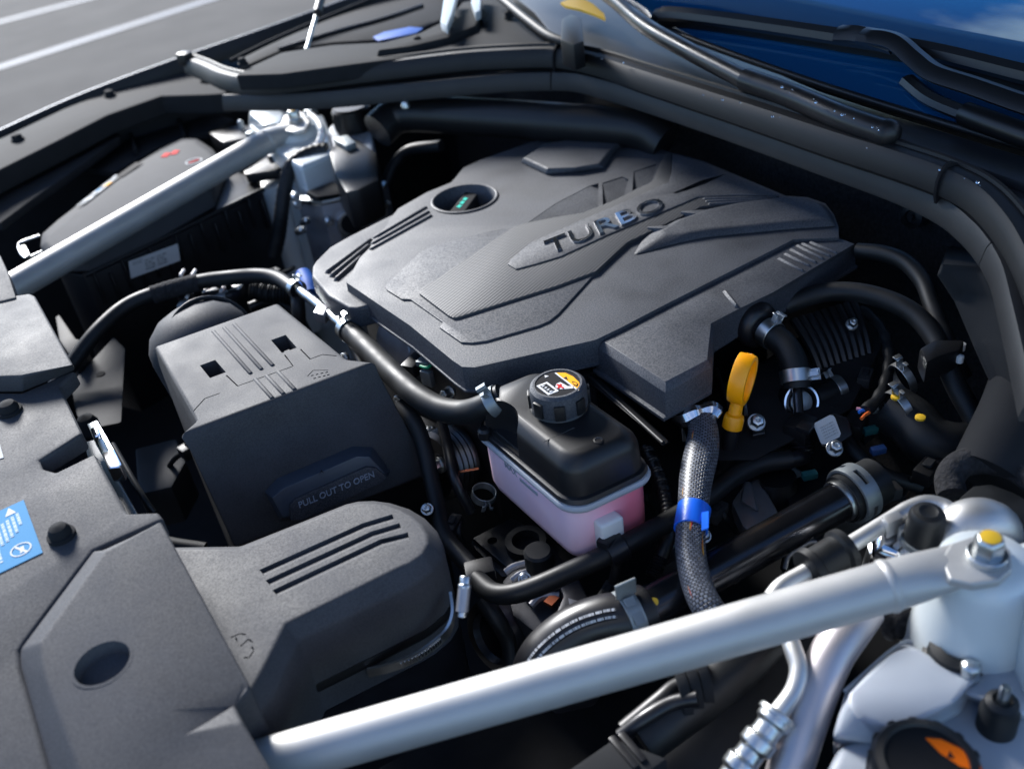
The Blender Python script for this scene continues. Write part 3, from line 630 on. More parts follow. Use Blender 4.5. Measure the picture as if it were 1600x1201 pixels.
# panel joint engraved across the top
for a, b2 in zip([(410, 950), (475, 878), (565, 845), (512, 765)], [(475, 878), (565, 845), (535, 795), (530, 790)]):
    pass
for a, b2 in (((405, 955), (475, 878)), ((472, 879), (568, 845)), ((610, 732), (682, 800)), ((680, 800), (1028, 676)), ((1028, 676), (975, 605)), ((1075, 570), (1135, 632)), ((1135, 632), (1212, 603)), ((1212, 603), (1300, 612))):
    cut(bc, groove(B_(*a), B_(*b2), .0011, ZB + .002, .0045))
for a, b2 in (((530, 468), (770, 738)), ((598, 446), (838, 712)), ((660, 424), (908, 688)), ((790, 765), (905, 892)), ((862, 745), (975, 865)), ((935, 722), (1045, 838))):
    part('rib', ridge(B_(*a), B_(*b2), .0042, ZB - .0003, .0016, .5), 'plastic', bx, .0003, 1)
for cx, cy in ((570, 770), (1022, 598)):                      # latch tongues in the two windows
    for dx in (0, 42):
        part('latch_tongue', prism([B_(cx - 50 + dx, cy - 4), B_(cx - 14 + dx, cy - 18), B_(cx + 8 + dx, cy + 8), B_(cx - 28 + dx, cy + 22)], ZB - .001, .003), 'plastic', bx, .0005, 1)
for x, y in ((1150, 742), (1180, 735), (1210, 728), (1240, 722), (1165, 760), (1195, 752), (1225, 745), (1250, 738)):   # battery pictogram
    cut(bc, groove(B_(x - 8, y), B_(x + 8, y - 5), .0016, ZB + .001, .0022))
cut(bc, groove(B_(1120, 745), B_(1155, 708), .0008, ZB + .001, .002)); cut(bc, groove(B_(1155, 708), B_(1250, 706), .0008, ZB + .001, .002))
def K(x, y, h=0.0): return F(260 + x / 4, 600 + y / 4, h)
h0 = [K(612, 672), K(690, 590), K(1165, 388), K(1290, 392), K(1402, 545), K(1385, 572), K(760, 850), K(708, 852)]
h1 = [K(662, 712, .017), K(730, 652, .017), K(1190, 452, .017), K(1270, 454, .017), K(1362, 552, .017), K(1352, 570, .017), K(768, 826, .017), K(728, 832, .017)]
hd = part('pull_handle', loft([[p - nF * .004 for p in h0], h0, h1]), 'handle', bx, .0012, 2)
h2 = [K(768, 742, .0165), K(800, 708, .0165), K(1245, 508, .0165), K(1305, 514, .0165), K(1372, 572, .0165), K(1345, 605, .0165), K(850, 835, .0165), K(770, 845, .0165)]
hp_ = part('grip_plate', loft([[p - nF * .004 for p in h2], [p + nF * .0035 for p in h2]]), 'cover', hd, .0015, 2)
part('lettering', words('PULL OUT TO OPEN', K(832, 772, .0204), K(1300, 577, .0204), K(822, 735, .0204), .0007, nF, .01), 'embosslit', hp_, 0)
part('arrow', loft([[K(955, 565, .0172), K(968, 535, .0172), K(985, 555, .0172), K(968, 547, .0172)], [K(955, 565, .0180), K(968, 535, .0180), K(985, 555, .0180), K(968, 547, .0180)]]), 'black', hd)
bb_ = [fBL + Vector((.002, .012, .02)), fBR + Vector((.004, .012, -.004)), fBR + Vector((.0, .13, -.02)), fBL + Vector((.01, .14, .02))]
part('base', loft([bb_, [v - UP * .2 for v in bb_]]), 'black', bx, .003)

# ------------------------------------------------------------------ intake duct in the foreground
ZD = -.028
D_ = lambda x, y: (360 + x / 4, 740 + y / 4)
du = thing('intake_duct', 'grey plastic air intake duct with three long grooves, rounded end', 'air duct', P(560, 880, -.15))
top = [(270, 857), (378, 858), D_(420, 325), D_(720, 205), D_(790, 188), D_(880, 182), D_(970, 194), D_(1060, 224), D_(1130, 262), D_(1190, 312), D_(1228, 375), D_(1232, 435), D_(1200, 500), D_(1120, 556), D_(1050, 584), D_(340, 935), (412, 1040), (388, 1084), (330, 1100)]
oth = [(268, 855), (376, 853), D_(418, 312), D_(722, 190), D_(800, 172), D_(895, 168), D_(1000, 182), D_(1120, 220), D_(1220, 280), D_(1295, 360), D_(1330, 440), D_(1325, 520), D_(1270, 600), D_(1170, 680), D_(1090, 725), D_(430, 1040), (428, 1085), (402, 1118), (340, 1120)]
tp = PS(top, ZD); ot = PS(oth, ZD - .012); lw = [Vector((p.x, p.y, p.z - .075)) for p in ot]
dsh = part('upper_shell', loft([tp, ot, lw]), 'plastic', du, .0022, 3, 20)
for a, b2, c_ in (((185, 622), (835, 328), (1010, 275)), ((225, 688), (890, 380), (1055, 330)), ((268, 750), (945, 430), (1105, 390))):
    for u0, u1, m_ in ((a, b2, .003), (b2, c_, -.002)):
        p, q2 = P(*D_(*u0), ZD), P(*D_(*u1), ZD); d = (q2 - p).normalized(); s = Vector((-d.y, d.x, 0))
        e0 = p - d * .001; e1 = q2 + d * .001
        cut(dsh, loft([[e0 - s * .0042 + UP * .003, e1 - s * .0042 + UP * .003, e1 + s * .0042 + UP * .003, e0 + s * .0042 + UP * .003], [e0 - s * .0036 - UP * .0004 + d * m_, e1 - s * .0036 - UP * .0004, e1 + s * .0036 - UP * .0030, e0 + s * .0036 - UP * .0030 + d * m_]]))
for p, q2 in ((((0, 1015), (60, 990))), ((60, 990), (95, 998)), ((55, 1075), (110, 1025)), ((110, 1025), (135, 1045)), ((80, 1140), (115, 1140)), ((115, 1140), (145, 1095)), ((145, 1095), (130, 1072)), ((30, 1015), (55, 1075))):
    cut(dsh, groove(D_(*p), D_(*q2), .0011, ZD + .001, .0022))
c1 = sum(lw[4:15], Vector()) / 11
lip = [v + (v - c1) * .012 for v in lw]
part('joint_bead', loft([[v + UP * .030 for v in lip], [v + UP * .026 + (v - c1) * .012 for v in lip], [v + UP * .022 for v in lip]]), 'black', du, .0)
part('lower_bellows', loft([[c1 + (v - c1) * s - UP * dz for v in lw] for s, dz in ((.99, 0), (.96, .008), (.985, .016), (.94, .024), (.965, .034), (.93, .044), (.92, .09))]), 'gloss', du, 0, sharp=60)
cl = thing('worm_clamp', 'long steel worm-drive clamp round the duct bellows, beside the hexagon screw', 'hose clamp', P(640, 1030, -.11), 'hose clamps')
arc = pt([(705, 930, -.065), (708, 960, -.07), (700, 985, -.075), (680, 1005, -.08), (650, 1026, -.085), (610, 1042, -.09), (575, 1050, -.095)])
part('band', sweep(arc, [(-.001, -.004), (.001, -.004), (.001, .004), (-.001, .004)], 1, 8), 'steel', cl)
bm = bmesh.new(); qq = spline(arc, 14)
for i in range(38, 66, 2):
    p = qq[i]; t_ = (qq[i + 1] - p).normalized(); s = Vector((t_.y, -t_.x, 0)).normalized()
    for sg in (1, -1): box(p + s * (.0012 * sg) - t_ * .0006 - UP * .002, t_ * .0012, s * .0004 * sg, UP * .004, bm)
o = part('worm_slots', bm, 'chrome', cl)
hx = thing('clamp_screw', 'upright bright hexagon screw at the tip of the duct', 'screw', P(724, 958, -.07))
part('head', lathe(P(726, 915, -.03), (P(727, 900, -.025) - P(723, 955, -.04)), [(.0046, -.002), (.0046, .001), (.0038, .001), (.0038, .006), (.003, .0066), (0, .0066)], 6), 'steel', hx, .0004, 1)
part('barrel', tube([P(726, 915, -.03), P(722, 955, -.042)], .0042), 'cast', hx); part('tip', lathe(P(722, 956, -.043), (P(723, 955, -.042) - P(726, 915, -.03)), [(.003, 0), (.003, .003), (.001, .004)], 12), 'steel', hx)
#@@COVER
# ------------------------------------------------------------------ engine cover
ec = thing('engine_cover', 'large faceted dark grey plastic engine cover lettered TURBO', 'engine cover', P(930, 400, -.04))
outl = [(541, 441), (562, 403), (579, 385), (600, 358), (610, 341), (622, 326), (666, 301), (705, 285), (712, 277), (724, 262), (750, 250), (787, 237), (830, 222), (855, 218), (900, 215), (960, 215), (1005, 222),
        (1040, 236), (1100, 252), (1150, 273), (1228, 306), (1262, 308), (1290, 318), (1303, 335), (1310, 354), (1311, 371), (1240, 374), (1047, 472), (968, 513), (930, 531), (742, 574), (722, 573), (706, 562), (640, 508)]
tp = PS(outl, 0)
cc = sum(tp, Vector()) / len(tp)
dn_ = lambda v, z, g=0.0: Vector((v.x + (v.x - cc.x) * g, v.y + (v.y - cc.y) * g, z))
shell = part('shell', loft([tp, [dn_(v, -.009, .002) for v in tp], [dn_(v, -.022, .004) for v in tp], [dn_(v, -.0225, .010) for v in tp], [dn_(v, -.0245, .010) for v in tp], [dn_(v, -.0245, -.01) for v in tp]]), 'cover', ec, .0035, 3, 32)
oc = P(726, 311, 0)
cut(shell, lathe(oc, UP, [(.0375, .02), (.0365, .0), (.0300, -.05)], 48))
# sunk facets beside the insert
def wedge(pts):       # (px,py,depth): hollow whose floor slopes
    tpp = [P(p[0], p[1], 0) + UP * .006 for p in pts]; fl = [P(p[0], p[1], 0) - UP * p[2] for p in pts]
    return loft([tpp, fl])
cut(shell, wedge([(822, 350, .0003), (868, 318, .0003), (922, 290, .0004), (935, 286, .0035), (936, 326, .0055), (912, 334, .004)]))
cut(shell, wedge([(941, 286, .0004), (972, 276, .0004), (982, 280, .0035), (975, 306, .005), (942, 322, .004)]))
cut(shell, wedge([(990, 268, .0004), (1026, 256, .001), (1018, 284, .004), (988, 298, .004)]))
part('rear_hump', loft([PS([(812, 254), (854, 274), (900, 270), (945, 264), (960, 240), (985, 220), (940, 217), (880, 219), (850, 224)], .0003), PS([(818, 246), (855, 263), (900, 262), (936, 256), (950, 238), (970, 221), (935, 218), (884, 219), (856, 224)], .0075)]), 'cover', ec, .0025, 3, 12)
part('flank_hump', loft([PS([(985, 402), (1050, 384), (1100, 373), (1160, 367), (1235, 360), (1309, 355), (1302, 336), (1289, 320), (1262, 310), (1230, 308), (1150, 318), (1100, 330), (1050, 346), (1005, 370)], .0003),
                         PS([(1040, 366), (1075, 362), (1110, 357), (1165, 352), (1235, 345), (1297, 342), (1292, 330), (1280, 318), (1260, 309), (1228, 307), (1160, 316), (1110, 326), (1065, 342), (1035, 360)], .007)]), 'cover', ec, .003, 3, 10)
for a, b2 in (((1012, 363), (1085, 364)), ((1064, 339), (1120, 340))):
    p, q2 = P(*a, .0), P(*b2, .0); d = (q2 - p).normalized(); s = Vector((-d.y, d.x, 0))
    part('blade_rib', loft([[p + s * .003, p - s * .003, p - s * .001 + UP * .006, p + s * .001 + UP * .006], [q2 + s * .012, q2 - s * .012, q2 - s * .008 + UP * .0062, q2 + s * .008 + UP * .0062]]), 'cover', ec, .0008, 2)
part('raised_field', prism([(602, 447), (606, 442), (655, 395), (668, 387), (720, 372), (790, 356), (900, 360), (940, 410), (932, 424), (872, 490), (858, 501), (842, 508), (760, 532), (738, 535), (720, 534), (687, 511), (692, 503), (641, 467), (628, 467), (604, 452)], .0018, .004), 'cover', ec, .0006, 2)
ins = [(655, 458), (660, 450), (800, 355), (820, 348), (865, 339), (911, 332), (960, 312), (1015, 286), (1022, 278), (1030, 258), (1041, 237), (1050, 238), (1049, 270), (1070, 300), (1095, 305), (1150, 305), (1210, 308), (1190, 314), (1140, 318), (1097, 322), (1060, 340), (1012, 363), (980, 378), (958, 398), (932, 423), (870, 446), (800, 468), (716, 495), (708, 496), (700, 492)]
part('ribbed_insert', prism(ins, .0042, .005), 'weave', ec, .0012, 2)
pl_ = [(793, 412), (797, 406), (828, 379), (905, 345), (980, 313), (1045, 284), (1049, 270), (1051, 240), (1100, 253), (1150, 275), (1218, 304), (1150, 304), (1090, 307), (1065, 318), (950, 366), (876, 400), (840, 411), (806, 420)]
pm = part('name_plate', prism(pl_, .0056, .004), 'cover', ec, .0009, 2)
for i, ch in enumerate('TURBO'): pass
part('lettering', words('TURBO', P(857, 399, .0055), P(1041, 326, .0055), P(849, 379, .0055), .0020, UP, .004), 'chrome', pm, .0003, 1, label='chrome raised TURBO lettering')
cut(pm, loft([[P(1050, 302, .009), P(1095, 282, .009), P(1137, 271, .009), P(1100, 289, .009), P(1058, 303, .009)], [P(1052, 301, .000), P(1097, 282, .000), P(1132, 273, .0), P(1100, 288, .000), P(1060, 302, .000)]]))
for k in range(3):
    part('end_rib', ridge((1098 + k * 4, 311 + k * 4.2), (1215 - k * 16, 309 + k * 3.0), .003, .004, .0016), 'cover', ec, .0003, 1)
# lower shoulder on the far front corner with its louvres
sh = [(487, 431), (488, 416), (493, 408), (515, 386), (545, 369), (585, 349), (611, 336), (650, 325), (640, 400), (600, 470), (567, 479), (558, 481), (545, 480), (512, 461)]
part('shoulder', prism(sh, -.010, .022, .01), 'cover', ec, .003, 3)
for a, b2, a2, b3 in (((509, 428), (581, 375), (583, 373), (667, 324)), ((516, 434), (578, 384), (580, 382), (671, 331)), ((523, 440), (566, 402), (577, 391), (675, 337))):
    part('louvre', ridge(a, b2, .0042, -.0102, .0035, .6), 'cover', ec, .0004, 1)
    part('louvre', ridge(a2, b3, .0042, -.0003, .0022, .7), 'cover', ec, .0004, 1)
# lower near-side extension
xt = [(943, 533), (968, 515), (1047, 473), (1240, 376), (1252, 374), (1311, 372), (1335, 381), (1209, 456), (1153, 483), (1111, 505), (1105, 562), (1040, 596)]
ch = [(931, 542), (960, 522), (1047, 475), (1240, 378), (1252, 376), (1311, 374), (1337, 386), (1209, 461), (1155, 488), (1116, 512), (1113, 573), (1040, 614)]
t3 = PS(xt, -.003); r3_ = PS(ch, -.0095); cx_ = sum(r3_, Vector()) / len(r3_)
g3 = lambda v, z, g: Vector((v.x + (v.x - cx_.x) * g, v.y + (v.y - cx_.y) * g, z))
side = part('side_extension', loft([t3, r3_, [g3(v, -.030, .012) for v in r3_], [g3(v, -.031, .035) for v in r3_], [g3(v, -.034, .035) for v in r3_], [g3(v, -.034, 0) for v in r3_]]), 'cover', ec, .0016, 2, 22)
part('side_rib', ridge((1131, 455), (1152, 481), .0045, -.0032, .003, .3), 'cover', ec, .0006, 1)
for a, b2 in (((215 + 1000, 404), (1256, 425)), ((1225, 397), (1266, 417)), ((1234, 390), (1276, 412)), ((1244, 384), (1287, 406)), ((1252, 381), (1298, 402)), ((1264, 379), (1309, 397))):
    part('louvre', ridge(a, b2, .0030, -.0033, .0024, .4), 'cover', ec, .0003, 1)
# oil filler in its bowl
of = thing('oil_filler_cap', 'black oil filler cap with a grip bar, sunk in the round bowl', 'filler cap', oc - UP * .04)
part('neck', lathe(oc, UP, [(.031, -.05), (.031, -.034), (.029, -.032), (.022, -.030), (.021, -.024), (.010, -.023), (0, -.023)], 40), 'black', of)
gb = [P(700, 333, -.006), P(724, 334, -.006), P(746, 303, -.006), P(727, 299, -.006)]
gr = part('grip_bar', loft([gb, [v - UP * .020 for v in gb]]), 'trim', of, .0018, 3)
for k in range(3):
    x_, y_ = 716 + k * 4.6, 322 - k * 5.6
    part('green_mark', prism([(x_ - 3, y_ + 1), (x_ + 1.5, y_ - 2.6), (x_ + 6, y_ - 1.2), (x_ + 2, y_ + 2.6)], -.0056, .0004), 'green', gr)
part('bowl', lathe(oc, UP, [(.0385, .0012), (.0368, .0022), (.0350, .0012), (.0315, -.034), (.0325, -.034), (.0365, -.002)], 56, None, True), 'cover', ec, 0, sharp=70)

# ------------------------------------------------------------------ engine under the cover
eng = thing('engine_block', 'dark engine block and cam covers showing below the engine cover', 'engine', (.04, -.03, -.40))
part('block', cbox((.05, -.02, -.22), .34, .28, .34), 'baydark', eng, .01)
part('front_case', prism([(604, 505), (668, 540), (724, 590), (745, 600), (900, 590), (930, 580), (900, 500), (700, 400), (620, 430)], -.040, .16), 'castdark', eng, .004)
for k in range(9):                                          # finned intake manifold on the near side
    f = k / 8
    part('manifold_runner', tube([P(1240 + 92 * f, 500 - 28 * f, -.050), P(1268 + 84 * f, 545 - 26 * f, -.064), P(1285 + 75 * f, 590 - 24 * f, -.085), P(1290 + 70 * f, 620 - 20 * f, -.12)], .0042, 5, 8), 'black', eng)
part('manifold_wall', loft([PS([(1060, 640), (1200, 560), (1330, 470), (1390, 520), (1330, 640), (1180, 720), (1100, 720)], -.075), PS([(1060, 640), (1200, 560), (1330, 470), (1390, 520), (1330, 640), (1180, 720), (1100, 720)], -.25)]), 'baydark', eng, .006)
for k in range(5):
    part('manifold_rib', ridge((1040 + k * 26, 618 - k * 13), (1070 + k * 24, 690 - k * 10), .004, -.072, .010, .6), 'black', eng, .001)
tc_ = thing('timing_case_boss', 'round silver cast timing cover boss below the cover edge', 'timing cover', P(620, 550, -.09))
ax = Vector((-1, -.25, .35)); c_ = P(620, 546, -.044)
part('boss', lathe(c_, ax, [(.030, -.03), (.030, -.004), (.027, 0), (.020, .0005), (.019, .002), (0, .002)], 36), 'cast', tc_, .0)
part('flange', ring(c_ - ax.normalized() * .004, ax, .028, .033, .004, 36), 'cast', tc_)
for a in ((705, 612, -.06), (650, 610, -.07), (540, 560, -.06), (632, 620, -.085)):
    o = solo('engine_bolt', bolt_bm(P(*a), Vector((-1, -.4, .4)), .0046, .012, 1.5), 'steel', {705: 'hexagon bolt under the front corner of the engine cover', 650: 'hexagon bolt beside the wiring plug under the cover', 540: 'hexagon bolt below the silver pipe joint', 632: 'small hexagon bolt behind the battery cover corner'}[a[0]], 'bolt', .0003, 1, group='engine bolts')
wp_ = thing('wiring_plug', 'grey and black wiring plug with a green wire under the cover edge', 'connector', P(655, 570, -.07))
part('body', cbox(P(650, 568, -.045), .030, .014, .014, .5), 'black', wp_, .002); part('lock', cbox(P(664, 566, -.037), .010, .014, .006, .5), 'galv', wp_, .001)
part('clip', cbox(P(668, 590, -.05), .006, .012, .016, .4), 'galv', wp_, .001)
part('green_wire', tube(pt([(657, 572, -.036), (668, 574, -.034), (676, 566, -.034), (682, 553, -.036)]), .0015), 'wiregreen', wp_)
part('sleeve', tube(pt([(676, 568, -.036), (683, 550, -.036), (690, 540, -.04)]), .003), 'rubber', wp_)

# ------------------------------------------------------------------ coolant reservoir
ZF = -.043
A0, B0, C0 = P(735, 668, ZF), P(893, 803, ZF), P(1030, 738, ZF); D0 = A0 + C0 - B0; cen = (A0 + C0) / 2
def rr(scale, z, rad, n=6, sx=None, sy=None, sh=Vector((0, 0, 0))):
    ux = (C0 - B0); uy = (A0 - B0); lx, ly = ux.length, uy.length; ux, uy = ux.normalized(), uy.normalized()
    hx_, hy = lx / 2 + scale, ly / 2 + scale; o = []
    for qx, qy, a0 in ((1, 1, 0), (-1, 1, 90), (-1, -1, 180), (1, -1, 270)):
        for k in range(n + 1):
            an = R(a0 + 90 * k / n)
            v = cen + ux * (qx * (hx_ - rad) + math.cos(an) * rad) + uy * (qy * (hy - rad) + math.sin(an) * rad) + sh
            o.append(Vector((v.x, v.y, z)))
    return o
rs = thing('coolant_reservoir', 'coolant reservoir with black lid and pink fluid in a translucent tank', 'coolant tank', (cen.x, cen.y, -.135))
part('tank', loft([rr(-.0045, ZF - .004, .016), rr(-.004, ZF - .02, .016), rr(-.004, ZF - .050, .016), rr(-.006, ZF - .058, .016), rr(-.014, ZF - .063, .014)]), 'tank', rs, 0, sharp=55)
part('flange', loft([rr(-.004, ZF - .007, .018), rr(.0, ZF - .006, .018), rr(.001, ZF - .003, .018), rr(.0, ZF, .018), rr(-.004, ZF, .018)]), 'whitepl', rs, .0006, 2)
part('lid_rim', loft([rr(-.0015, ZF, .018), rr(-.0005, ZF + .002, .018), rr(-.0015, ZF + .005, .018), rr(-.004, ZF + .006, .018), rr(-.006, ZF + .0055, .018), rr(-.008, ZF + .009, .016)]), 'gloss', rs, 0, sharp=35)
lid = part('lid', loft([rr(-.004, ZF + .004, .016), rr(-.005, ZF + .026, .017), rr(-.0065, ZF + .031, .017), rr(-.012, ZF + .0365, .015), rr(-.0150, ZF + .0380, .014)]), 'black', rs, 0, sharp=60)
cut(lid, lathe(P(760, 668, ZF + .03), UP, [(.026, .03), (.026, -.022)], 28))
part('corner_boss', lathe(P(758, 676, ZF + .006), UP, [(.006, -.004), (.006, .003), (.004, .005), (0, .005)], 16), 'black', rs)
part('gate_mark', lathe(P(935, 688, ZF + .0380), UP, [(.0040, -.001), (.0038, .0006), (.0028, .0008), (.0024, .0002), (0, .0002)], 18), 'gloss', rs)
part('parting_line', tube([P(850, 690, ZF + .0376), P(897, 668, ZF + .0380)], .0004, 2, 6), 'black', rs)
CZ = .015; ct = P(871, 600, CZ); cb_ = -.0195
cp = part('cap', lathe(Vector((ct.x, ct.y, CZ)), UP, [(.0215, cb_), (.0225, cb_ + .003), (.0225, -.006), (.0215, -.001), (.019, .0012), (.0175, .0012), (.0172, .0002), (0, .0002)], 64), 'cover', rs, 0, sharp=30)
for k in range(8):
    an = k * math.pi / 4 + .2
    p = Vector((ct.x + math.cos(an) * .0224, ct.y + math.sin(an) * .0224, CZ - .0115)); 
    part('grip_lug', cbox(p, .0035, .0085, .013, an), 'black', cp, .001, 2)
part('neck', lathe(Vector((ct.x, ct.y, 0)), UP, [(.024, ZF + .030), (.0235, CZ + cb_ - .001), (.021, CZ + cb_ + .002)], 40), 'black', rs)
def C_(x, y, h): return P(700 + x / 4, 560 + y / 4, h)
lb = part('cap_label', lathe(Vector((ct.x, ct.y, CZ)), UP, [(.0170, .0002), (.0170, .0006), (0, .0006)], 48), 'ink', cp)
oz = CZ + .0009
def decal(name, pts, m_, par, z=oz): return part(name, prism([(700 + p[0] / 4, 560 + p[1] / 4) for p in pts], z, .00025), m_, par)
def dk(name, pts, m_, lift=0.0): return part(name, prism([(815 + x_ / 10.58, 570 + y_ / 10.58) for x_, y_ in pts], oz + lift, .00025), m_, lb)
dk('orange_field', [(572, 128), (720, 128), (850, 188), (950, 285), (968, 355), (948, 415), (820, 335), (680, 225)], 'orange')
dk('orange_border', [(545, 132), (572, 128), (950, 416), (925, 424)], 'inkwhite')
dk('warning_mark', [(738, 188), (768, 246), (692, 216)], 'ink', .0003)
dk('book_mark', [(828, 268), (876, 272), (938, 312), (912, 352), (862, 330)], 'ink', .0003); dk('book_page', [(848, 284), (876, 286), (918, 314), (902, 332), (868, 316)], 'orange', .0005)
dk('arrow_mark', [(382, 168), (448, 182), (386, 208)], 'inkwhite')
dk('radiator_symbol', [(245, 345), (420, 278), (615, 425), (440, 495)], 'inkwhite'); dk('radiator_core', [(300, 346), (410, 306), (552, 412), (442, 456)], 'ink', .0003)
for k in range(4):
    x_, y_ = 318 + k * 42, 352 + k * 30
    dk('heat_mark', [(x_, y_), (x_ + 62, y_ - 26), (x_ + 44, y_ - 6), (x_ + 74, y_ - 14), (x_ + 18, y_ + 12), (x_ + 34, y_ - 4)], 'inkwhite', .0005)
dk('filler_symbol', [(572, 312), (640, 284), (760, 350), (880, 352), (850, 382), (640, 398), (560, 372)], 'inkwhite')
dk('cross_stroke', [(570, 322), (600, 312), (705, 372), (680, 386)], 'red', .0004); dk('cross_stroke', [(615, 388), (588, 372), (640, 306), (668, 318)], 'red', .0004)
# moulded pad with clip on the tank's near end, level marks on its long side
ux, uy = (C0 - B0).normalized(), (A0 - B0).normalized()
pc = P(925, 838, -.108)
part('clip_pad', box(B0 + ux * .020 - uy * .006 + UP * -.062, ux * .020, uy * .012, UP * .042), 'nylon', rs, .003, 3)
mk = B0 - ux * (-.003) 
o_ = A0 + (B0 - A0) * .30 - ux * .0 + Vector((0, 0, -.018)); sdir = (B0 - A0).normalized()
part('level_mark', words('MAX', o_ + ux * .0046, o_ + ux * .0046 + sdir * .018, o_ + ux * .0046 + UP * .006, .0008, -ux, .02), 'whitepl', rs)
part('level_bar', box(o_ + sdir * .022 + ux * .0046 - UP * .001, sdir * .024, -ux * .0012, UP * .003), 'whitepl', rs)
part('foot', lathe(P(840, 856, -.110), UP, [(.012, -.02), (.012, -.004), (.010, -.002), (0, -.002)], 24), 'rubber', rs)
br = thing('reservoir_bracket', 'flat black bracket plate under the coolant reservoir', 'bracket', P(790, 850, -.17))
bkt = part('plate', prism([(738, 840), (800, 808), (905, 870), (868, 885), (790, 884)], -.150, .005), 'black', br, .0012)
cut(bkt, lathe(P(769, 843, -.149), UP, [(.0045, .02), (.0045, -.02)], 18))
part('skirt', prism([(738, 842), (764, 862), (762, 868), (788, 886), (792, 884), (868, 886), (860, 900), (784, 900), (736, 850)], -.155, .03), 'black', br, .001)
part('grommet', ring(P(822, 848, -.145), UP, .012, .018, .008), 'rubber', br)
sr = thing('support_bracket', 'black pressed support strut running under the cover extension', 'bracket', P(1010, 690, -.08))
part('strut', loft([PS([(918, 595), (935, 590), (1045, 690), (1038, 695)], -.035), PS([(918, 600), (960, 600), (1050, 690), (1035, 700)], -.10)]), 'black', sr, .002)
part('rod', tube(pt([(922, 588, -.036), (1036, 692, -.036)]), .002), 'black', sr)
#@@HOSES
# ------------------------------------------------------------------ hoses at the front of the engine
hs = thing('vent_hose', 'long rubber vent hose arching behind the battery cover', 'hose', P(300, 445, -.07))
part('hose', tube(pt([(60, 640, -.10), (110, 572, -.075), (150, 520, -.055), (195, 480, -.045), (245, 458, -.04), (310, 441, -.038), (360, 434, -.038), (405, 431, -.038), (435, 436, -.038), (462, 453, -.038)]), .0086), 'rubber', hs, 0, sharp=60)
part('fabric_wrap', tube(pt([(238, 461, -.04), (270, 451, -.039), (310, 441, -.038)]), lambda f, s: .0100 + .0003 * math.sin(s * 900), 12), 'foam', hs, 0, sharp=60)
sp_ = thing('metal_pipe_joint', 'short bright metal pipe joining the two rubber hoses', 'pipe', P(505, 480, -.06))
part('pipe', tube(pt([(458, 446, -.036), (490, 470, -.036), (520, 495, -.036), (548, 520, -.036)]), .0050), 'steel', sp_, 0, sharp=60)
part('valve_body', box(P(489, 487, -.030), P(505, 492, -.030) - P(489, 487, -.030), P(498, 472, -.030) - P(489, 487, -.030), -UP * .012), 'cast', sp_, .0015)
hs2 = thing('reservoir_hose', 'fat rubber hose curving from the metal pipe to the coolant reservoir', 'hose', P(660, 630, -.06))
part('hose', tube(pt([(541, 512, -.036), (580, 551, -.036), (620, 590, -.036), (655, 620, -.036), (690, 639, -.036), (725, 644, -.032), (755, 636, -.020), (786, 618, -.010)]), .0108), 'rubber', hs2, 0, sharp=60)
d1 = (P(480, 462, -.036) - P(450, 442, -.036))
spring_clamp('spring_clamp', 'pale spring clamp where the vent hose meets the metal pipe', P(463, 451, -.037), d1, .0092, .009, 'steel', -.3)
d2 = (P(560, 530, -.036) - P(530, 504, -.036))
spring_clamp('spring_clamp', 'pale spring clamp at the top of the fat reservoir hose', P(544, 515, -.036), d2, .0112, .009, 'steel', .2)
d3 = (P(790, 615, -.009) - P(755, 636, -.020))
spring_clamp('spring_clamp', 'spring clamp where the fat hose enters the coolant reservoir', P(773, 627, -.014), d3, .0114, .010, 'galv', .3)
o = solo('red_hose_mark', tube(pt([(742, 629, -.0135), (756, 624, -.0085)]), .0010), 'red', 'small red paint mark on the fat reservoir hose', 'paint mark')
hose('bypass_hose', [(624, 634, -.06), (645, 655, -.065), (660, 690, -.08), (672, 740, -.10), (684, 790, -.115), (695, 835, -.12), (720, 868, -.12), (745, 895, -.12)], .0075, 'black hose dropping beside the battery cover toward the duct tip')
hose('coolant_return_hose', [(745, 905, -.115), (770, 925, -.11), (800, 927, -.105), (840, 915, -.10), (890, 893, -.095), (940, 870, -.09), (1000, 838, -.085), (1060, 805, -.085), (1110, 772, -.085), (1150, 742, -.085), (1190, 724, -.085), (1236, 717, -.085)], .0080, 'long black hose passing under the coolant reservoir to the rear connector')
hose('drain_tube', [(755, 935, -.13), (775, 965, -.14), (795, 1000, -.16), (800, 1040, -.18)], .007, 'black tube running down behind the duct tip')
tie = thing('hose_clip', 'black cable clip holding the hose to the reservoir pad', 'clip', P(958, 862, -.11))
dh = (P(1000, 838, -.085) - P(940, 870, -.09)); cpos = P(962, 858, -.088)
part('saddle', ring(cpos, dh, .0085, .0112, .016), 'gloss', tie, .0008, 1); part('block', cbox(cpos + Vector((-.004, .004, .008)), .014, .012, .008, .3), 'gloss', tie, .002)
part('strap', tube(pt([(965, 872, -.095), (960, 900, -.11), (953, 930, -.13)]), .004), 'black', tie)
tie2 = thing('hose_clip', 'black two-hose clip beside the duct tip', 'clip', P(750, 893, -.13))
part('saddle', cbox(P(750, 893, -.116), .024, .018, .014, -.4), 'black', tie2, .003)
spring_clamp('spring_clamp', 'bright spring clamp left of the reservoir tank, on its outlet', P(756, 772, -.128), Vector((.2, -.3, 1)), .010, .008, 'galv', 2.2)
o = solo('copper_wire', tube(pt([(700, 737, -.10), (725, 736, -.10), (748, 732, -.10)]), .0012), 'copper', 'thin copper-red wire left of the reservoir tank', 'wire')
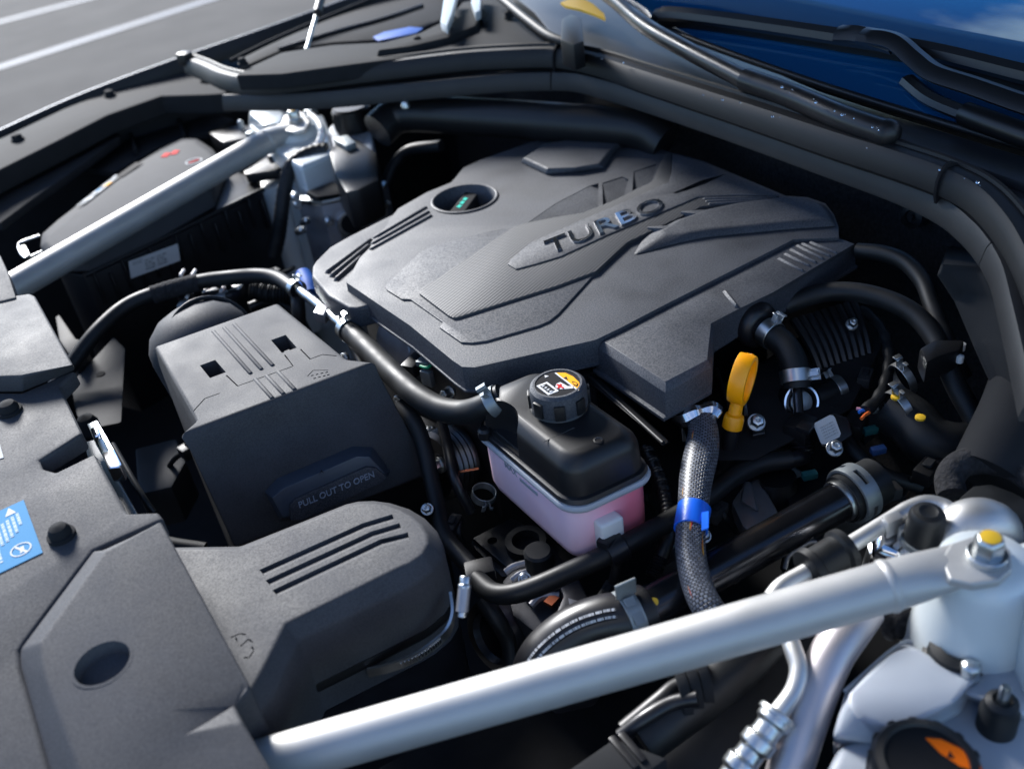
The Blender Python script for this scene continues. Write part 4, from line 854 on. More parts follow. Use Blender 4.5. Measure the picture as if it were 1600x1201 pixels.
# round elbow behind the battery cover
eb = thing('air_inlet_dome', 'grey domed air inlet behind the battery cover', 'air inlet', P(310, 520, -.08))
c_ = P(312, 530, -.035)
part('dome', lathe(c_, Vector((-.12, .25, 1)), [(.052, -.06), (.052, -.004), (.050, .008), (.043, .020), (.030, .030), (.014, .035), (0, .036)], 40), 'plastic', eb, 0, sharp=70)
part('collar', ring(c_ + Vector((.010, -.016, .004)), Vector((.1, -.75, .55)), .040, .0435, .006, 40), 'black', eb, .0006, 1)
for px, py in ((272, 452), (302, 448)): pass
wr = thing('plug_cluster', 'cluster of grey wiring plugs behind the air inlet dome', 'connector', P(350, 470, -.09))
for px, py, sx_, rz, m_ in ((292, 468, .016, .4, 'black'), (330, 462, .02, .2, 'black'), (345, 468, .024, .1, 'galv'), (365, 462, .02, .5, 'black'), (288, 480, .012, .9, 'galv'), (373, 452, .010, .3, 'black')):
    part('plug', cbox(P(px, py, -.055), sx_, .012, .012, rz), m_, wr, .002)
for px, py in ((291, 466), (318, 458), (345, 456), (372, 453), (300, 430), (282, 430)):
    part('pin', tube([P(px, py, -.05), P(px + 5, py - 8, -.05)], .002), 'nylon', wr)
hose('conduit', [(395, 452, -.06), (430, 458, -.065), (470, 455, -.07), (520, 440, -.075)], lambda f, s: .011 + .0008 * math.sin(s * 2100), 'dark corrugated conduit behind the vent hose', n=40, cat='conduit')
hose('lower_water_pipe', [(463, 455, -.045), (466, 480, -.055), (468, 515, -.08), (470, 560, -.11)], .0075, 'vertical grey-black pipe below the far hose clamp')
o = solo('blue_sleeve', tube(pt([(474, 430, -.06), (482, 446, -.062), (486, 462, -.066)]), .010), 'bluepart', 'bright blue sleeve beside the engine cover shoulder', 'sleeve')
rad = thing('radiator_support', 'dark painted support bracket seen below the vent hose', 'bracket', P(165, 600, -.30))
part('web', loft([PS([(178, 526), (196, 545), (190, 660), (140, 670), (120, 650), (110, 600)], -.10), PS([(178, 530), (196, 545), (190, 665), (140, 670), (120, 650), (110, 600)], -.12)]), 'baydark', rad, .003)
part('hole', lathe(P(157, 584, -.0995), UP, [(.005, -.002), (.005, .0003), (0, .0003)], 16), 'ink', rad)
part('rail', prism([(86, 495), (92, 490), (118, 528), (132, 532), (112, 560), (92, 530)], -.08, .05), 'baydark', rad, .003)
part('cross_member', prism([(210, 700), (275, 684), (290, 720), (268, 760), (215, 772)], -.17, .05), 'strip', rad, .004)
part('dome_nut', lathe(P(136, 660, -.05), UP, [(.010, -.01), (.010, .0), (.007, .006), (0, .009)], 20), 'trim', rad)

# ------------------------------------------------------------------ air filter box on the far side
ab = thing('air_filter_box', 'air filter housing with grey lid and dark ribbed base, far side', 'air filter box', P(220, 340, -.2))
lidp = [(62, 384), (64, 366), (90, 343), (180, 275), (250, 233), (285, 216), (308, 216), (332, 232), (348, 250), (330, 300), (240, 350), (130, 400), (78, 402)]
part('lid', loft([PS([(72, 378), (76, 368), (100, 348), (186, 282), (254, 240), (287, 223), (304, 223), (324, 236), (338, 250), (322, 294), (236, 342), (134, 388), (86, 392)], -.020), PS(lidp, -.028), [P(p[0], p[1], -.028) - UP * .022 for p in lidp]]), 'lid', ab, .004, 3, 15)
bsp = [(84, 410), (110, 394), (350, 262), (400, 276), (410, 296), (240, 378), (130, 430), (96, 424)]
part('base', prismb(bsp, -.052, -.26), 'black', ab, .004)
eA, eB = P(130, 430, -.052), P(410, 296, -.052); eD = (eB - eA).normalized(); sN = Vector((eD.y, -eD.x, 0)).normalized()
for k in range(14):
    p = eA + (eB - eA) * ((k + .5) / 14)
    part('base_rib', box(p - UP * (.045 + .01 * (k % 2)), eD * .003, sN * .006, UP * .044), 'black', ab, .0006, 1)
part('rim', tube([eA + sN * .002, eA.lerp(eB, .5) + sN * .003, eB + sN * .002], .0035), 'black', ab)
lz = -.0195
st1 = part('colour_label', plate(P(118, 322, lz), P(134, 318, lz), P(192, 272, lz), P(180, 274, lz), .0003), 'printwhite', ab)
part('dark_label', plate(P(178, 278, lz), P(192, 276, lz), P(224, 254, lz), P(212, 254, lz), .0003), 'ink', ab)
part('yellow_patch', plate(P(160, 292, lz + .0004), P(168, 290, lz + .0004), P(176, 284, lz + .0004), P(170, 285, lz + .0004), .0002), 'orange', st1)
part('blue_patch', plate(P(148, 300, lz + .0004), P(156, 297, lz + .0004), P(160, 293, lz + .0004), P(154, 295, lz + .0004), .0002), 'skyblue', st1)
for a in ((256, 240), (270, 236)):
    part('red_mark', plate(P(a[0] - 5, a[1] + 6, lz), P(a[0] + 5, a[1] + 5, lz), P(a[0] + 11, a[1] - 1, lz), P(a[0] + 2, a[1] - 1, lz), .0003), 'red', ab)
part('round_mark', ring(P(303, 252, lz), UP, .0100, .0120, .0006, 30), 'paper', ab); part('round_mark_bar', cbox(P(303, 252, lz), .016, .003, .0006, .2), 'red', ab)
sO = eA + sN * .008
S_ = lambda x, y: PP(x / 2.6667, y / 2.6667, sO, sN)
pl0, pl1, pl2, pl3 = S_(545, 1160), S_(750, 1085), S_(740, 1015), S_(535, 1090)
plb = part('part_label', plate(pl0, pl1, pl2, pl3, .0006), 'paper', ab, label='white printed part label')
def onpl(u_, v_): return pl0.lerp(pl1, u_).lerp(pl3.lerp(pl2, u_), v_) + sN * .0008
for u0, u1, v0, v1 in ((.06, .26, .70, .92), (.30, .50, .18, .84), (.54, .74, .18, .84)): part('label_print', plate(onpl(u0, v0), onpl(u1, v0), onpl(u1, v1), onpl(u0, v1), .0001), 'printwhite', plb)
wc = thing('wire_clip', 'bent steel spring clip at the front corner of the filter box', 'clip', P(40, 395, -.06))
part('wire', tube(pt([(62, 368, -.03), (34, 378, -.032), (29, 385, -.034), (34, 398, -.038), (44, 402, -.04), (70, 391, -.04)]), .0016), 'steel', wc)
part('plate', prism([(29, 386), (38, 382), (46, 396), (38, 402)], -.034, .003), 'steel', wc, .0006)
fb = thing('filter_inlet', 'black bracket and plugs beside the filter box lid', 'bracket', P(375, 225, -.08))
part('block', prism([(326, 207), (378, 193), (398, 200), (392, 214), (348, 222)], -.02, .03), 'black', fb, .003)
part('stud', lathe(P(376, 194, -.012), UP, [(.004, -.01), (.004, .004), (.002, .006), (0, .006)], 12), 'steel', fb)
part('lug', cbox(P(392, 210, -.015), .012, .01, .008, .3), 'galv', fb, .001)

# ------------------------------------------------------------------ far strut tower, brake parts
ft = thing('far_strut_tower', 'pale painted far strut tower under the brace end', 'strut tower', P(450, 260, -.3))
part('dome', loft([[Vector((FT.x + math.cos(a) * r_, FT.y + math.sin(a) * r_, z)) for a in [k * math.pi / 14 for k in range(28)]] for r_, z in ((.030, -.002), (.036, -.006), (.040, -.02), (.046, -.08), (.060, -.30))]), 'white', ft, 0, sharp=50)
part('flank', prismb([(392, 168), (404, 160), (428, 158), (442, 172), (470, 182), (505, 178), (512, 198), (520, 240), (470, 262), (430, 235), (388, 196)], -.012, -.34, .06), 'white', ft, .006, 3)
part('upper_lobe', loft([PS([(390, 178), (394, 163), (420, 159), (430, 166), (444, 178), (440, 192), (410, 196)], .008), PS([(388, 198), (390, 166), (420, 161), (436, 168), (452, 182), (452, 200), (410, 206)], -.02)]), 'white', ft, .005, 3)
part('lower_flange', prismb([(404, 262), (450, 245), (470, 262), (440, 290), (408, 300)], -.06, -.30), 'white', ft, .004)
bkb = thing('tower_bracket', 'black bracket bolted to the far strut tower', 'bracket', P(410, 255, -.06))
part('plate', prism([(380, 268), (418, 244), (440, 242), (448, 256), (430, 266), (384, 272)], -.035, .014), 'black', bkb, .002); part('nut', lathe(P(425, 248, -.034), UP, [(.006, 0), (.006, .006), (0, .006)], 6), 'darksteel', bkb)
bf = thing('brake_fluid_tank', 'white brake fluid tank with big black screw cap', 'fluid tank', P(550, 230, -.1))
part('tank', prismb([(512, 200), (520, 192), (574, 190), (580, 202), (584, 245), (560, 262), (520, 240)], -.012, -.12, .0), 'whitepl', bf, .006, 3)
ctp = P(546, 166, .022)
part('cap', lathe(ctp, UP, [(.026, -.032), (.027, -.028), (.026, -.003), (.023, 0), (0, 0)], 40), 'black', bf, .0)
for k in range(18):
    an = k * math.pi / 9; part('cap_rib', cbox(ctp + Vector((math.cos(an) * .0262, math.sin(an) * .0262, -.016)), .002, .003, .022, an), 'black', bf)
el = hose('sensor_lead', [(484, 180, .012), (496, 190, .012), (503, 205, .008), (500, 222, -.004), (492, 232, -.015)], lambda f, s: .0052 + .0005 * math.sin(s * 3000), 'pale ribbed sensor lead curling down from the far strut bolt', mat='nylon', cat='cable', n=20)
o = solo('lead_terminal', cbox(P(486, 176, .012), .016, .012, .012, .5), 'galv', 'small metal terminal beside the far strut bolt', 'terminal', .002)
hose('abs_cable', [(512, 234, -.012), (495, 236, -.012), (470, 246, -.015), (452, 265, -.025), (445, 295, -.045), (440, 330, -.07), (436, 365, -.10), (428, 400, -.13)], lambda f, s: .0098 + .0004 * math.sin(s * 700), 'thick black cable looping down from the brake modulator', cat='cable', n=10)
mo = thing('brake_modulator', 'silver brake modulator block with black connector and round bore', 'brake modulator', P(530, 350, -.2))
part('valve_block', prismb([(462, 308), (480, 296), (560, 280), (606, 286), (598, 296), (502, 320)], -.050, -.22), 'cast', mo, .003, 2)
mA, mB = P(502, 320, -.050), P(598, 296, -.050); mD = (mB - mA).normalized(); mN = Vector((mD.y, -mD.x, 0)).normalized(); mO = mA
Q_ = lambda x, y, h=0.0: PP(360 + x / 5.333, 140 + y / 5.333, mO + mN * h, mN)
part('motor_flange', loft([[Q_(*p, 0) for p in ((880, 1080), (930, 1030), (1050, 985), (1110, 985), (1130, 1060), (1120, 1160), (1080, 1200), (930, 1240), (890, 1180))], [Q_(*p, .010) for p in ((890, 1085), (935, 1035), (1050, 992), (1105, 992), (1122, 1060), (1112, 1155), (1075, 1192), (932, 1230), (898, 1175))]]), 'steel', mo, .002)
part('bore', lathe(Q_(1010, 1115, .0105), mN, [(.014, -.004), (.014, .001), (.012, .0015), (.012, .001), (0, .001)], 28), 'ink', mo)
for p in ((820, 1095), (1125, 1000), (1215, 845), (540, 890), (560, 950)): part('bolt', lathe(Q_(*p, .010), mN, [(.0055, -.004), (.0055, .006), (.004, .008), (0, .008)], 12), 'steel', mo)
part('top_plate', prism([(458, 304), (476, 292), (560, 277), (604, 283), (600, 292), (502, 315), (470, 312)], -.045, .007), 'steel', mo, .002)
part('connector', prism([(514, 238), (530, 214), (560, 218), (588, 238), (592, 280), (560, 296), (540, 300), (522, 270)], -.008, .05), 'black', mo, .004)
part('connector_lever', prism([(520, 216), (542, 210), (556, 222), (540, 228)], .0, .010), 'galv', mo, .002)
part('connector_tray', loft([PS([(478, 300), (520, 284), (540, 292), (538, 302), (494, 308)], -.036), PS([(478, 303), (520, 288), (540, 296), (538, 306), (494, 312)], -.05)]), 'trim', mo, .002)
part('paint_mark', loft([[Q_(965, 930, .001), Q_(985, 922, .001), Q_(995, 955, .001), Q_(970, 965, .001)], [Q_(965, 930, .002), Q_(985, 922, .002), Q_(995, 955, .002), Q_(970, 965, .002)]]), 'yellowpaint', mo)
for a in ((600, 320), (478, 345), (470, 360)): part('pipe_nut', lathe(P(a[0], a[1], -.07), Vector((.2, -1, .5)), [(.005, -.01), (.005, .006), (.003, .008), (.003, .014)], 8), 'steel', mo)
hose('scuttle_duct', [(590, 205, .01), (618, 182, .02), (660, 178, .022), (760, 184, .022), (880, 192, .022), (960, 198, .02), (1010, 206, .016), (1040, 225, .005)], .024, 'wide black duct across the firewall behind the engine cover', mat='black', cat='duct', seg=24)
o = solo('duct_bolt', lathe(P(634, 168, .046), UP, [(.006, 0), (.006, .004), (.004, .008), (0, .009)], 12), 'steel', 'bright bolt head at the far end of the firewall duct', 'bolt')
ff = thing('firewall_mat', 'soft black sound mat hanging on the firewall', 'sound mat', (.36, 0, -.3))
bm = bmesh.new(); gn, gm = 40, 12; vv = [[bm.verts.new((.352 + .012 * math.sin(i * .9) * math.sin(j * .7) + random.uniform(-.003, .003), -.75 + 1.5 * i / gn, -.42 + .46 * j / gm)) for j in range(gm + 1)] for i in range(gn + 1)]
for i in range(gn):
    for j in range(gm): bm.faces.new((vv[i][j], vv[i + 1][j], vv[i + 1][j + 1], vv[i][j + 1]))
part('mat', bm, 'foam', ff, 0, sharp=80)
for px, py in ((1043, 187), (1427, 338)):
    part('push_pin', lathe(PP(px, py, Vector((.335, 0, 0)), Vector((1, 0, 0))), Vector((-1, 0, .15)), [(.012, -.01), (.012, .003), (.007, .004), (.006, .002), (.003, .002), (.003, .005), (0, .005)], 24), 'black', ff)
#@@RIGHT
# ------------------------------------------------------------------ near side: dipstick, harness, breather
ds = thing('oil_dipstick', 'orange-yellow oil dipstick with a ring handle', 'dipstick', P(1128, 745, -.15))
top_, low = P(1166, 562, -.000), P(1146, 652, -.048)
du_ = (top_ - low).normalized(); sdv = Vector((1, -.2, 0)); sdv = (sdv - du_ * sdv.dot(du_)).normalized(); nrm = du_.cross(sdv)
yaw = Matrix.Rotation(R(38), 3, du_); sdv = yaw @ sdv; nrm = yaw @ nrm
cR = P(1160, 592, -.014)
rings = []
for k in range(40):
    a = 2 * math.pi * k / 40; ca, sa = math.cos(a), math.sin(a)
    rad = sdv * ca * .0135 + du_ * sa * .0190; rn = (sdv * ca + du_ * sa * .8).normalized()
    rings.append([cR + rad + rn * a_ + nrm * b2 for a_, b2 in ((-.0018, -.0065), (.0018, -.0065), (.0023, 0), (.0018, .0065), (-.0018, .0065), (-.0023, 0))])
bm = loft(rings + [rings[0]], cap=False)
rg = part('ring_handle', bm, 'yellow', ds, .0006, 2)
tx = cR + du_ * .0105 + sdv * .0088
part('lettering', words('OIL', cR + nrm * -.0035 + du_ * .0163 + sdv * .0095, cR + nrm * .0040 + du_ * .0163 + sdv * .0095, cR + nrm * -.0035 + du_ * .0195 + sdv * .0060, .0009, (sdv + du_).normalized(), .01), 'yellow', rg)
part('stem', tube([cR - du_ * .0185, cR - du_ * .03, P(1147, 650, -.045)], lambda f, s: .0052 + .0008 * f, 6), 'yellow', ds)
part('collar', lathe(P(1146, 657, -.048), du_, [(.0070, -.007), (.0082, -.006), (.0082, .002), (.0074, .005), (.005, .006)], 28), 'yellow', ds, .0)
part('guide_tube', tube([P(1145, 660, -.052), P(1140, 690, -.07), P(1132, 735, -.10)], .0062), 'gloss', ds)
part('tube_foot', tube([P(1132, 728, -.098), P(1130, 748, -.11)], .009), 'darksteel', ds)

hn = thing('wiring_harness', 'thick braided wiring harness bound with bright blue tape', 'wiring harness', P(1085, 820, -.12))
hpth = pt([(1090, 652, -.050), (1098, 668, -.050), (1097, 700, -.052), (1088, 745, -.055), (1083, 790, -.058), (1079, 830, -.062), (1080, 870, -.066), (1090, 915, -.07), (1108, 952, -.075), (1140, 990, -.09)])
part('braided_sleeve', tube(hpth, lambda f, s: .0108 + .0026 * math.exp(-((f - .26) / .15) ** 2), 12, 28), 'braid', hn, 0, sharp=80)
part('blue_tape', tube(pt([(1085, 792, -.058), (1082, 808, -.060), (1079, 828, -.062)]), .0124, 6, 28), 'blue', hn, .0004, 1)
part('tape_end', prism([(1096, 800), (1107, 798), (1107, 824), (1096, 828)], -.0505, .001), 'blue', hn)
fo = solo('foil_wrap', tube(pt([(1052, 650, -.045), (1070, 650, -.043), (1085, 644, -.040), (1105, 640, -.042), (1118, 650, -.048)]), lambda f, s: .0050 + .0045 * abs(math.sin(f * 5.2)) , 6, 9), 'foil', 'crumpled silver foil wrap at the top of the braided harness', 'foil', 0, sharp=20)
for a in ((1168, 668), (1303, 690)): pass
bk = thing('engine_bracket', 'black bent bracket held by a hexagon bolt beside the dipstick', 'bracket', P(1190, 710, -.13))
part('strap', loft([[P(1172, 650, -.066), P(1192, 650, -.066), P(1172, 650, -.070), P(1168, 652, -.07)], [P(1176, 680, -.070), P(1196, 676, -.070), P(1196, 678, -.074), P(1176, 682, -.074)], [P(1180, 700, -.085), P(1200, 695, -.085), P(1200, 697, -.09), P(1180, 702, -.09)], [P(1178, 730, -.12), P(1198, 726, -.12), P(1198, 728, -.125), P(1178, 732, -.125)]]), 'black', bk, .0006, 1)
part('bolt', bolt_bm(P(1181, 661, -.066), Vector((-.35, -.55, .8)), .0058, .012), 'steel', bk, .0004, 1)
bh = thing('breather_hose', 'short bent black breather hose with two pale clamps', 'hose', P(1230, 560, -.10))
bp_ = pt([(1180, 508, -.030), (1204, 522, -.030), (1226, 540, -.034), (1240, 566, -.042), (1244, 592, -.052), (1245, 606, -.058)])
part('hose', tube(bp_, .0115, 8, 22), 'rubber', bh, 0, sharp=60)
part('grommet', lathe(P(1186, 510, -.030), (bp_[1] - bp_[0]), [(.020, -.010), (.0215, -.004), (.020, .002), (.016, .005), (.0125, .006)], 32), 'gloss', bh, 0, sharp=60)
spring_clamp('band_clamp', 'pale band clamp at the upper end of the breather hose', P(1203, 521, -.030), bp_[2] - bp_[0], .0118, .011, 'steel', -.4)
spring_clamp('band_clamp', 'pale band clamp at the lower end of the breather hose', P(1243, 588, -.050), bp_[5] - bp_[3], .0118, .011, 'steel', -1.2)
bv = thing('breather_connector', 'thin steel pipe and black quick connector below the breather hose', 'connector', P(1250, 720, -.11))
part('pipe', tube(pt([(1245, 600, -.056), (1247, 630, -.065), (1249, 664, -.075)]), .0042), 'darksteel', bv)
part('body', cbox(P(1251, 672, -.076), .024, .020, .020, .3), 'black', bv, .003); part('window', cbox(P(1258, 668, -.067), .012, .012, .006, .3), 'gloss', bv, .002)
part('collar', tube(pt([(1251, 680, -.08), (1254, 712, -.095)]), lambda f, s: .0098 + .0008 * math.sin(s * 2400), 24), 'gloss', bv); part('elbow', tube(pt([(1256, 712, -.092), (1246, 716, -.088), (1232, 718, -.086)]), .0066), 'gloss', bv)
tm = thing('thermostat_outlet', 'round black outlet with bright steel ring behind the breather pipe', 'outlet', P(1250, 640, -.10))
ax = Vector((-.35, -.8, .55))
c_ = P(1252, 628, -.070)
part('cup', lathe(c_, ax, [(.0135, -.03), (.0135, 0), (.0115, .001), (.011, -.006), (0, -.006)], 36), 'black', tm); part('steel_ring', ring(c_ + ax.normalized() * -.001, ax, .0135, .0152, .004, 36), 'chrome', tm)
part('inner_disc', lathe(c_, ax, [(.0095, -.006), (.0095, .001), (.008, .002), (0, .002)], 28), 'galv', tm)
sh_ = thing('side_hose', 'short black stub hose with a spring clamp right of the outlet', 'hose', P(1300, 615, -.10))
part('hose', tube(pt([(1272, 622, -.078), (1292, 615, -.078), (1312, 607, -.078)]), .0105), 'rubber', sh_, 0, sharp=60)
spring_clamp('spring_clamp', 'spring clamp on the stub hose right of the outlet', P(1308, 608, -.078), P(1330, 600, -.076) - P(1275, 622, -.078), .0110, .008, 'steel', -.9)
ms = thing('pressure_sensor', 'black pressure sensor with a pale printed label and a bolt', 'sensor', P(1300, 680, -.10))
sN2 = Vector((-.25, -.45, .85)).normalized(); sO2 = P(1293, 672, -.070)
def N_(x, y, h=0.0): return PP(1100 + x / 5.333, 600 + y / 5.333, sO2 + sN2 * h, sN2)
part('body', loft([[N_(*p, -.012) for p in ((900, 330), (1080, 240), (1200, 280), (1240, 420), (1090, 520), (980, 520))], [N_(*p, 0) for p in ((900, 330), (1080, 240), (1200, 280), (1240, 420), (1090, 520), (980, 520))]]), 'black', ms, .002)
lbp = [(915, 345), (925, 322), (1045, 258), (1075, 258), (1090, 275), (1140, 410), (1130, 438), (1012, 500), (982, 498), (970, 480)]
part('label', loft([[N_(*p, .0003) for p in lbp], [N_(*p, .0009) for p in lbp]]), 'paper', ms)
for k in range(5):
    a = N_(965 + k * 10, 362 + k * 22, .0010); b2 = N_(1075 + k * 10, 308 + k * 22, .0010)
    part('print_line', plate(a, b2, b2 + (N_(1080, 318, 0) - N_(1075, 308, 0)), a + (N_(1080, 318, 0) - N_(1075, 308, 0)), .0001), MT['printwhite'], ms)
part('plug', cbox(P(1336, 664, -.086), .024, .016, .016, .4), 'black', ms, .003)
part('bolt', bolt_bm(P(1303, 702, -.078), sN2, .0052, .010), 'steel', ms, .0004, 1)
for nm, m_, pts in (('orange_wire', 'wirered', [(1346, 654), (1352, 648), (1358, 644)]), ('blue_wire', 'wireblue', [(1342, 644), (1348, 641), (1354, 640)]), ('pink_wire', 'wirepink', [(1338, 638), (1345, 639), (1352, 639)])):
    part(nm, tube(pt(pts, -.060), .0014), m_, ms)
hose('taped_lead', [(1352, 642, -.060), (1372, 622, -.060), (1384, 596, -.060), (1390, 560, -.058), (1384, 528, -.056), (1366, 500, -.055), (1345, 484, -.055)], lambda f, s: .0050 + .0006 * math.sin(s * 300), 'dark taped wiring lead curving up from the pressure sensor', cat='cable')
# heater hoses at the back
hose('heater_hose', [(1215, 482, -.035), (1245, 470, -.030), (1290, 457, -.022), (1340, 457, -.018), (1390, 470, -.018), (1430, 492, -.022), (1458, 524, -.030), (1476, 560, -.040), (1496, 606, -.055), (1520, 650, -.070), (1542, 700, -.09)], .0088, 'lower of the two black heater hoses at the back')
hose('heater_hose', [(1340, 392, -.010), (1380, 396, -.006), (1415, 410, -.006), (1442, 440, -.012), (1456, 475, -.020), (1468, 508, -.028), (1482, 540, -.036), (1505, 590, -.06)], .0075, 'upper of the two black heater hoses at the back')
hb = thing('hose_bracket', 'black block clip joining the two heater hoses', 'clip', P(1475, 550, -.06))
part('block', prism([(1437, 543), (1460, 530), (1508, 530), (1500, 546), (1466, 556), (1448, 566)], -.022, .022), 'black', hb, .003)
for px, py in ((1483, 558), (1500, 559), (1503, 540)): part('peg', lathe(P(px, py, -.03), UP, [(.003, -.004), (.003, .002), (0, .003)], 10), 'nylon', hb)
cr = thing('crimped_fitting', 'small dark ribbed fitting on the lower heater hose end', 'fitting', P(1218, 480, -.05)); part('body', tube(pt([(1206, 486, -.036), (1226, 477, -.033)]), lambda f, s: .0085 + .001 * math.sin(s * 2500), 24), 'black', cr)
bh2 = hose('rear_water_hose', [(1395, 640, -.075), (1425, 660, -.078), (1455, 690, -.085), (1500, 700, -.09), (1560, 690, -.095)], .021, 'wide black water hose at the back below the heater hoses', seg=24)
spring_clamp('spring_clamp', 'upper of two spring clamps beside the taped lead', P(1410, 592, -.058), Vector((1, -.25, .25)), .0140, .007, 'steel', .1)
spring_clamp('spring_clamp', 'lower of two spring clamps beside the taped lead', P(1404, 637, -.066), Vector((1, -.25, .25)), .0150, .007, 'steel', .1)
for px, py, m_, l in ((1400, 620, 'yellowpaint', 'yellow paint dot between the two spring clamps'), (1438, 652, 'yellowpaint', 'yellow paint dot on the wide water hose')):
    solo('paint_dot', lathe(P(px, py, -.052), UP, [(.004, -.001), (.004, .0008), (.002, .0014), (0, .0014)], 12), m_, l, 'paint mark')
for px, py, m_, l in ((1360, 672, 'teal', 'small teal-green clip right of the pressure sensor'), (1372, 703, 'navy', 'small blue clip right of the pressure sensor bolt'), (1265, 742, 'teal', 'tiny green clip above the steel water pipe')):
    solo('coloured_clip', cbox(P(px, py, -.085), .012, .006, .006, -.4), m_, l, 'clip', .001)
# silver water pipe across the near side
wpz = -.085
wp2 = thing('water_pipe', 'thick glossy black-steel water pipe with a yellow paint dot', 'pipe', P(1160, 870, -.13))
w0, w1 = P(1005, 955, -.088), P(1322, 777, -.080)
MT['pipe'] = material('black chromed pipe', (.05, .05, .055), .22, .85, var=.15, rvar=.06)
part('pipe', tube([w0, w0.lerp(w1, .5), w1], .0150, 8, 32), 'pipe', wp2, 0, sharp=60)
part('bracket', tube(pt([(1225, 890, -.10), (1232, 868, -.095), (1262, 848, -.09), (1275, 846, -.09)]), .003), 'darksteel', wp2)
part('bead', ring(w1 - (w1 - w0).normalized() * .006, w1 - w0, .0145, .0165, .005, 32), 'steel', wp2, .001)
part('paint_dot', lathe(P(1022, 940, -.0755), Vector((-.3, -.5, .8)), [(.0030, -.001), (.0030, .001), (0, .0013)], 14), 'yellowpaint', wp2)
hr = thing('hose_ring', 'grey slotted ring clamp round the end of the water pipe', 'hose clamp', P(1335, 790, -.1), 'hose clamps')
dW = (w1 - w0).normalized(); cR2 = w1 + dW * .008
rgm = part('ring', ring(cR2, dW, .0195, .0225, .014, 44), 'galv', hr, .0008, 2)
for an in (-.2, 1.3, 2.4, 4.0):
    u_ = dW.cross(UP).normalized(); v_ = u_.cross(dW); rd = u_ * math.cos(an) + v_ * math.sin(an); tn = dW.cross(rd)
    cut(rgm, box(cR2 + rd * .015 - dW * .0018 - tn * .007, dW * .0036, tn * .014, rd * .012))
part('rubber_end', tube([w1 - dW * .004, w1 + dW * .03], .0190, 4, 32), 'rubber', hr)
rhp = pt([(1012, 950, -.088), (985, 962, -.088), (945, 968, -.088), (905, 982, -.092), (870, 1006, -.10), (845, 1035, -.11), (830, 1080, -.13)])
rh = thing('radiator_hose', 'fat black radiator hose printed with white lettering', 'hose', P(900, 1000, -.15))
part('hose', tube(rhp, .0180, 10, 32), 'gloss', rh, 0, sharp=60)
# print lies along the top of the hose
fr = frames(spline(rhp, 10)); prn = []
for off, wd in ((.35, .16), (.62, .16)):
    bm = bmesh.new(); uvl = bm.loops.layers.uv.verify(); rows = []; s = 0
    for i, (p, t_, u_, v_) in enumerate(fr[16:50]):
        if i: s += (p - prev).length
        prev = p; rows.append([(p + (u_ * math.cos(a) + v_ * math.sin(a)) * .0183, (s * 11, kk)) for kk, a in ((0, R(90) + off), (1, R(90) + off + wd))])
    for r0, r1 in zip(rows, rows[1:]):
        q4 = (r0[0], r0[1], r1[1], r1[0]); f = bm.faces.new([bm.verts.new(v[0]) for v in q4])
        for lpp, v in zip(f.loops, q4): lpp[uvl].uv = (v[1][0], v[1][1] * .33)
    part('print', bm, 'printhose', rh)
hcl = thing('hose_clamp', 'wide pale spring clamp where the radiator hose joins the steel pipe', 'hose clamp', P(985, 965, -.11), 'hose clamps')
dC = (rhp[0] - rhp[1]).normalized(); cC = P(982, 962, -.088)
part('band', ring(cC, dC, .0182, .0196, .012, 36), 'galv', hcl, .0004, 1)
u_ = dC.cross(UP).normalized(); v_ = u_.cross(dC)
tabp = cC + UP * .0195
tb = part('tab', loft([[tabp - dC * .008 - u_ * .002, tabp + dC * .008 - u_ * .002, tabp + dC * .008, tabp - dC * .008], [tabp - dC * .008 - u_ * .002 + UP * .014, tabp + dC * .008 - u_ * .002 + UP * .014, tabp + dC * .008 + UP * .014, tabp - dC * .008 + UP * .014]]), 'galv', hcl, .0006, 1)
part('tongue', loft([[cC + v_ * .0200 + dC * .004 + u_ * .002, cC + v_ * .0200 - dC * .004 + u_ * .002, cC + v_ * .0212 - dC * .004 + u_ * .002, cC + v_ * .0212 + dC * .004 + u_ * .002], [cC + v_ * .010 + u_ * .0185 + dC * .004, cC + v_ * .010 + u_ * .0185 - dC * .004, cC + v_ * .011 + u_ * .0197 - dC * .004, cC + v_ * .011 + u_ * .0197 + dC * .004]]), 'galv', hcl, .0004, 1)
part('end_band', ring(P(1003, 954, -.088), dC, .0165, .0184, .006, 36), 'black', rh)
# alternator below the reservoir and cast bracket
al = thing('alternator', 'cast alternator housing with slotted vents below the reservoir', 'alternator', P(870, 930, -.22))
part('housing', prismb([(782, 905), (812, 876), (868, 868), (900, 890), (935, 960), (915, 985), (850, 1000), (800, 960)], -.145, -.24), 'castdark', al, .006, 2)
for k in range(5):
    part('vent_rib', tube(pt([(790 + k * 10, 894 + k * 13, -.138), (806 + k * 10, 884 + k * 12, -.135), (850 + k * 6, 874 + k * 14, -.135)]), .0032, 6, 8), 'cast', al)
part('cast_wing', prism([(846, 850), (860, 848), (905, 905), (925, 945), (905, 955), (880, 968), (866, 962), (880, 930)], -.128, .03), 'castdark', al, .003)
part('star_mark', prism([(888, 934), (902, 938), (900, 948), (890, 944)], -.127, .001), 'steel', al)
part('pulley', lathe(P(780, 990, -.17), Vector((-1, -.2, .3)), [(.03, -.02), (.03, -.01), (.027, -.008), (.027, 0), (.03, .002), (.03, .008), (.022, .009), (.020, .003), (0, .003)], 36), 'darksteel', al)
part('window_winding', cbox(P(862, 938, -.134), .010, .008, .003, .3), 'copper', al)
cbk = thing('cast_bracket', 'dull cast aluminium engine bracket with a rib, above the steel pipe', 'bracket', P(1190, 800, -.20))
